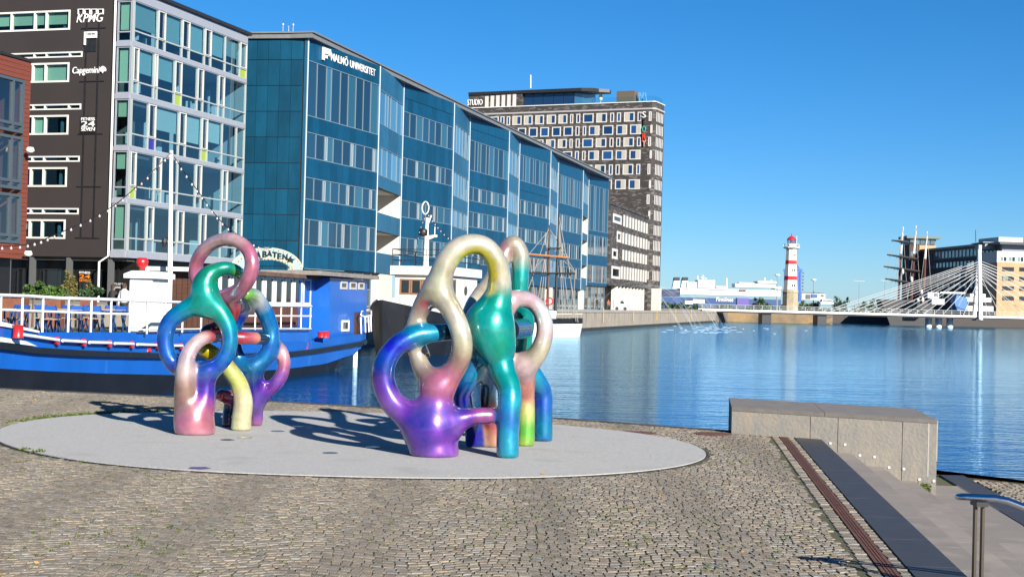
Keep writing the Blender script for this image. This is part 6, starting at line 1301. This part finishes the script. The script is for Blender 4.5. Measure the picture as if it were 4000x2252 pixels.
ft = random.Random(8)
def tree(px, py, d, rx, rz, m, lab, n=420, size=.5):
    p = P(px, py, d); top = P(px, py-7, d).z; p.z = FZ+(top-FZ)*.55; rz = (top-FZ)*.55; r = empty('tree', (p.x, d, FZ), lab, 'tree', 'trees on the far shore'); q = MB(); q.tube([Vector((p.x, d, FZ)), Vector((p.x+.1, d, p.z))], [.22, .1], 6)
    for k in range(4): q.tube([Vector((p.x, d, p.z-.6)), p+Vector((ft.uniform(-.6, .6)*rx, ft.uniform(-.5, .5)*rx, ft.uniform(.1, .6)*rz))], [.08, .03], 5)
    q.build('trunk', wood_brown, r); leaves(p, (rx, rx, rz), n, size, None, ft, 10).build('crown', m, r)
tree(2966, 1166, 420, 1.6, 1.2, leafd, 'round dark tree left of the lighthouse base'); tree(2985, 1178, 420, 1.2, .6, leafd, 'low bush just right of the round dark tree', 250)
for k, (px, py, lab) in enumerate(((3130, 1180, 'low hedge bush right of the lighthouse base'), (3160, 1181, 'middle hedge bush below the terminal hall'), (3190, 1182, 'right hedge bush below the terminal hall'), (3272, 1173, 'dark tree at the left of the pair beyond the yacht'), (3294, 1170, 'taller dark tree at the right of the pair beyond the yacht'), (3372, 1182, 'small bush near the double armed street lamp'), (3408, 1180, 'broad bush below the leftmost ship yards'), (3440, 1176, 'grey green bush right beside the sailing ship bow'))):
    tree(px, py, 455, 1.7, .9 if py > 1176 else 1.5, leafd, lab, 420, .4)
# wooded low shore far behind
wsh = MB(); rw_ = random.Random(12)
for k in range(1300):
    x = rw_.uniform(60, 330); hgt = 2.2+1.4*math.sin(x*.11)+1.18*math.sin(x*.37+1); c = Vector((x, 690+rw_.uniform(-6, 6), FZ+rw_.uniform(0, max(.8, hgt)))); leaves(c, (1.6, 1.2, .7), 3, 1.3, wsh, rw_)
tag(wsh.build('wooded_shore', leafd), 'dark green wooded shore along the harbour horizon', 'trees', kind='stuff')
# ---- three masted ship
sh = empty('sailing_ship', (X_(3540, 425), 425, WATER), 'three masted sailing ship with bare yards behind the bridge', 'ship')
q = MB(); a, c = P(3440, 1168, 425), P(3650, 1168, 425); q.extr([a, Vector((c.x, c.y, a.z)), Vector((c.x-1, c.y, WATER)), Vector((a.x+3, a.y, WATER))], (0, 6, 0)); q.build('hull', dark_metal, sh)
redwood = mat('red_mast', (.10, .03, .02), .6)
for xb, yb_, xt, yt, xm, ym in ((3510, 1175, 3528, 886, 3519, 990), (3560, 1175, 3579, 882, 3570, 990), (3607, 1175, 3622, 904, 3614, 1010)):
    q = MB(); q.tube([P(xb, yb_, 426), P(xm, ym, 426)], .36, 6); q.build('lower_mast', redwood, sh); q = MB(); q.tube([P(xm, ym, 426), P(xt, yt, 426)], [.30, .16], 6); q.build('top_mast', white_paint, sh)
for x0, y0, x1, y1 in ((3483, 938, 3567, 949), (3465, 994, 3587, 1012), (3452, 1040, 3594, 1060), (3458, 1088, 3551, 1103)):
    q = MB(); q.tube([P(x0, y0, 425), P((x0+x1)/2, (y0+y1)/2, 425), P(x1, y1, 425)], [.2, .42, .3], 6); q.build('yard', dark_metal, sh)
for x0, y0, x1, y1 in ((3527, 890, 3470, 1170), (3527, 890, 3490, 1170), (3524, 930, 3500, 1170), (3527, 890, 3545, 1170), (3579, 885, 3545, 1170), (3579, 885, 3595, 1170), (3622, 905, 3640, 1170), (3622, 905, 3590, 1170), (3485, 940, 3450, 1170), (3567, 950, 3580, 890)): MB().tube([P(x0, y0, 425.5), P(x1, y1, 425.5)], .06, 4).build('stay', rig, sh)
for px, py in ((3604, 1170), (3586, 1174), (3600, 1140), (3526, 1060), (3561, 1090)): c = P(px, py, 424.5); q = MB(); q.lathe(c, [(.1, -.9), (.45, -.4), (.4, .4), (.1, .9)], 8); q.build('furled_canvas', mat('canvas', (.62, .60, .56), .9), sh)
# white passenger boat by the pylon
pb_ = empty('passenger_boat', (X_(3820, 400), 400, WATER), 'white passenger boat with blue bow behind the bridge pylon', 'boat')
for xa, ya, xb, yb_, m, nm, th in ((3740, 1192, 3880, 1216, fwhite, 'hull', 6), (3776, 1180, 3876, 1191.8, mat('cabin_black', (.015, .015, .02), .3), 'window_band', 5.5), (3772, 1160, 3872, 1179.8, fwhite, 'upper_deck', 5), (3790, 1146, 3850, 1159.8, fwhite, 'wheelhouse', 4)):
    a, c = P(xa, ya, 400), P(xb, yb_, 400); q = MB(); q.box(a.x, c.x, 400, 400+th, min(a.z, c.z), max(a.z, c.z)); q.build(nm, m, pb_)
q = MB(); q.extr([P(*p, 399.7) for p in ((3738, 1150), (3780, 1165), (3776, 1212), (3740, 1212), (3728, 1180))], (0, 4, 0)); q.build('bow', mat('boat_blue', (.03, .16, .42), .5), pb_)
q = MB(); q.bar(P(3672, 1142, 402), P(3770, 1144, 402), .5); q.build('gangway', mat('gangway_mint', (.45, .68, .64), .5), pb_)
thing_box('harbour_cabin', 415, [(3624, 1140, 3668, 1165, 4, mat('cabin_pale', (.5, .53, .52), .6), 'wall'), (3640, 1165, 3690, 1190, 4, gm, 'wall'), (3650, 1146, 3664, 1158, -.1, gd, 'window')], 'pale harbour cabin left of the passenger boat', 'cabin')
# ---- dark brick block with corner tower
q0 = (P(3902, 1100, 450).x, 450.0); q1 = (P(3585, 1100, 520).x, 520.0); DF = Face(q0, q1); db = empty('dark_brick_block', (*q0, FZ), 'dark brick block with glazed upper rows and corner tower', 'building')
dbm = mat('dark_brick', (.075, .052, .045), .9, var=.2, vscale=.3); cool = mat('cool_cladding', (.12, .15, .22), .5)
zt = DF.uv(3830, 962)[1]; q = MB(); DF.box(q, 0, DF.len, FZ, zt-3.2, -20, 0); q.build('wall', dbm, db); q = MB(); DF.box(q, 0, DF.len, zt-3.2, zt, -20, -.8); q.build('upper_storey', cool, db)
q = MB(); DF.box(q, -3, DF.len+1, zt+.002, zt+.8, -22, 1.2); q.build('roof', dark_metal, db); q = MB(); DF.box(q, 10, 26, zt+.81, zt+3, -12, -4); q.build('roof_plant', grey_metal, db)
q = MB(); q.tube([P(3812, 945, 470), P(3811, 898, 470)], .15, 5); q.build('roof_antenna', dark_metal, db)
wgl = mat('cool_glass', (.10, .16, .20), .06, spec=1., rnd=.4)
for r_, (za, zb_) in enumerate(((zt-2.9, zt-.4), (zt-6.2, zt-4.4), (zt-10.0, zt-8.2), (zt-13.5, zt-11.8), (zt-17, zt-15.4))):
    nn = 22 if r_ < 2 else 14
    for k in range(nn):
        a = 1+(DF.len-2)*k/nn; o = -.8 if r_ == 0 else 0; w_ = (DF.len-2)/nn*(.72 if r_ < 2 else .4)
        window(DF, a, a+w_, za, zb_, db, cool, wgl, (), fw=.12, o0=o-.02, o1=o+.1, po=o+.05)
tx0 = P(3552, 1000, 515); tx1 = P(3655, 1000, 515); ty = 515
q = MB(); q.box(tx0.x, tx1.x, ty, ty+9, FZ, P(3600, 956, ty).z); q.build('tower', [dbm], db); q = MB(); q.box(P(3590, 1, ty).x*0+tx0.x+3.6, tx1.x+.05, ty-.1, ty-.02, P(3600, 985, ty).z, P(3600, 957, ty).z); q.build('tower_panel', mat('sand_panel', (.50, .33, .17), .8), db)
for k in range(5): a = tx0.x+.2+k*(tx1.x-tx0.x-.4)/5; q = MB(); q.box(a, a+(tx1.x-tx0.x)/5-.3, ty-.15, ty+.1, P(3600, 954, ty).z, P(3600, 934, ty).z); q.build('pane', wgl, db)
q = MB(); q.box(tx0.x, tx1.x, ty+.2, ty+8.8, P(3600, 955.8, ty).z, P(3600, 933, ty).z); q.build('tower_core', cool, db)
q = MB(); q.box(tx0.x-1.4, tx1.x+1.4, ty-1.4, ty+10, P(3600, 932, ty).z, P(3600, 922, ty).z); q.build('tower_roof', mat('tower_roof_teal', (.10, .17, .18), .6), db)
for k in range(5): q = MB(); q.box(tx0.x+.4, tx0.x+2.6, ty-.12, ty-.02, P(3600, 1000+k*26, ty).z, P(3600, 982+k*26, ty).z); q.build('pane', wgl, db)
# ---- ochre brick block at the right edge
o0 = P(3894, 1100, 445); OF = Face((o0.x, 445), (o0.x+40, 443)); ob_ = empty('ochre_brick_block', (o0.x, 445, FZ), 'ochre brick block with white top storey at the right edge', 'building')
och = mat('ochre_brick', (.52, .34, .19), .9, var=.1, vscale=.4); zt = OF.uv(3900, 980)[1]; zm = OF.uv(3900, 1024)[1]
q = MB(); OF.box(q, 0, 40, FZ, zm, -18, 0); q.build('wall', och, ob_); q = MB(); OF.box(q, -.15, 40, zm+.002, zt, -18, .08); q.build('top_storey', mat('top_white', (.74, .70, .64), .8), ob_)
for r_, (ya, yb_) in enumerate(((1001, 1021), (1042, 1058), (1078, 1095), (1117, 1133), (1155, 1172))):
    for k in range(7):
        x = 3915+k*67 if r_ else 3906+k*33; xe = x+(46 if r_ else 27); a, z1 = OF.uv(x, ya); c, z0 = OF.uv(xe, yb_); z1 = OF.uv(3920, ya)[1]; z0 = OF.uv(3920, yb_)[1]
        window(OF, a, c, z0, z1, ob_, dark_metal if r_ else fwhite, [dark_glass, mat('sage_glass', (.22, .30, .26), .1)] if r_ in (0, 2) else dark_glass, (.5,), fw=.14, o0=-.02, o1=.12, po=.1)
thing_box('roof_pavilion', 455, [(3848, 952, 4040, 978, 10, mat('pavilion_grey', (.28, .29, .30), .6), 'wall'), (3840, 944, 4040, 951.8, 12, mat('pavilion_roof', (.33, .40, .40), .6), 'roof')], 'flat grey roof pavilion above the ochre brick block', 'pavilion')
# ---- fountain jets from the quay, foam where they land
jet = bpy.data.materials.new('water_jet'); jet.use_nodes = True; nt = jet.node_tree; nt.nodes.clear(); o_ = nd(nt, 'ShaderNodeOutputMaterial'); d_ = nd(nt, 'ShaderNodeBsdfDiffuse'); d_.inputs[0].default_value = (.6, .64, .68, 1); t_ = nd(nt, 'ShaderNodeBsdfTransparent'); mx = nd(nt, 'ShaderNodeMixShader'); mx.inputs[0].default_value = .06; nt.links.new(t_.outputs[0], mx.inputs[1]); nt.links.new(d_.outputs[0], mx.inputs[2]); nt.links.new(mx.outputs[0], o_.inputs[0])
fo = MB(); fr_ = random.Random(2); pn = Vector((.972, -.233, 0))
nm_ = ['nearest', 'second', 'third', 'fourth', 'fifth', 'sixth', 'seventh', 'eighth', 'ninth', 'farthest']
for k in range(10):
    y = 200+k*8.3; s = Vector((quay_x(y), y, QL+.3)); rg_ = 11.5+fr_.uniform(-1, 1); ap = 4.9+fr_.uniform(-.3, .3); pts = []
    for i in range(25):
        t = i/24; pts.append(s+pn*rg_*t+Vector((0, 0, 4*ap*t*(1-t)+(WATER-QL-.3)*t)))
    tag(MB().tube(pts, [.04+.06*i/24 for i in range(25)], 6).build('fountain_jet', jet, origin=s, smooth=True), f'arching white fountain jet from the far quay, {nm_[k]} of ten', 'fountain jet', 'fountain jets along the quay')
    e = pts[-1]
    for j in range(7): c = e+Vector((fr_.gauss(2, 4.5), fr_.gauss(0, .8), .0)); r_ = fr_.uniform(.08, .3); fo.lathe(c, [(r_*2.6, -.03), (r_*1.6, .03), (r_*.4, .06)], 6)
tag(fo.build('splash_foam', mat('foam', (.55, .66, .76), .6)), 'white foam where the fountain jets hit the water', 'foam', kind='stuff')
# ---- life on the quay and the bridge
p = P(2331, 1200, 215); person((p.x, p.y, QL+.07), 1.8, (.012, .012, .014), (.01, .01, .012), (.02, .02, .02), 'person in black walking along the far quay edge', .6)
p = P(2376, 1200, 250); person((p.x, p.y, QL), 1.8, (.75, .10, .03), (.03, .03, .04), (.04, .03, .02), 'person in an orange jacket beside the hotel colonnade', .2)
for px, lab, c in ((3779, 'person in dark clothes on the bridge left of the pylon', (.02, .02, .03)), (3833, 'person in a black coat on the bridge right of the pylon', (.012, .012, .014))): p = P(px, 1200, bd-1); person((p.x, p.y, 1.62), 1.8, c, (.01, .01, .015), (.02, .015, .01), lab, 1.2)
vx = P(2427, 1190, 262); van = empty('white_van', (vx.x, vx.y, QL), 'white van parked in front of the hotel colonnade', 'van')
q = MB(); q.extr([vx*0+Vector((vx.x+a, vx.y, QL+z)) for a, z in ((-1.3, .35), (1.2, .35), (1.2, 1.0), (.7, 1.2), (.3, 1.9), (-1.3, 1.95))], (0, 1.8, 0)); q.build('body', white_paint, van)
for a in (-.8, .7):
    q = MB(); q.tube([(vx.x+a, vx.y-.05, QL+.33), (vx.x+a, vx.y+.2, QL+.33)], .33, 14); q.build('wheel', black_paint, van)
q = MB(); q.extr([Vector((vx.x+a, vx.y-.01, QL+z)) for a, z in ((-.2, 1.2), (.62, 1.2), (.3, 1.75), (-.2, 1.75))], (0, -.02, 0)); q.build('side_window', dark_glass, van)
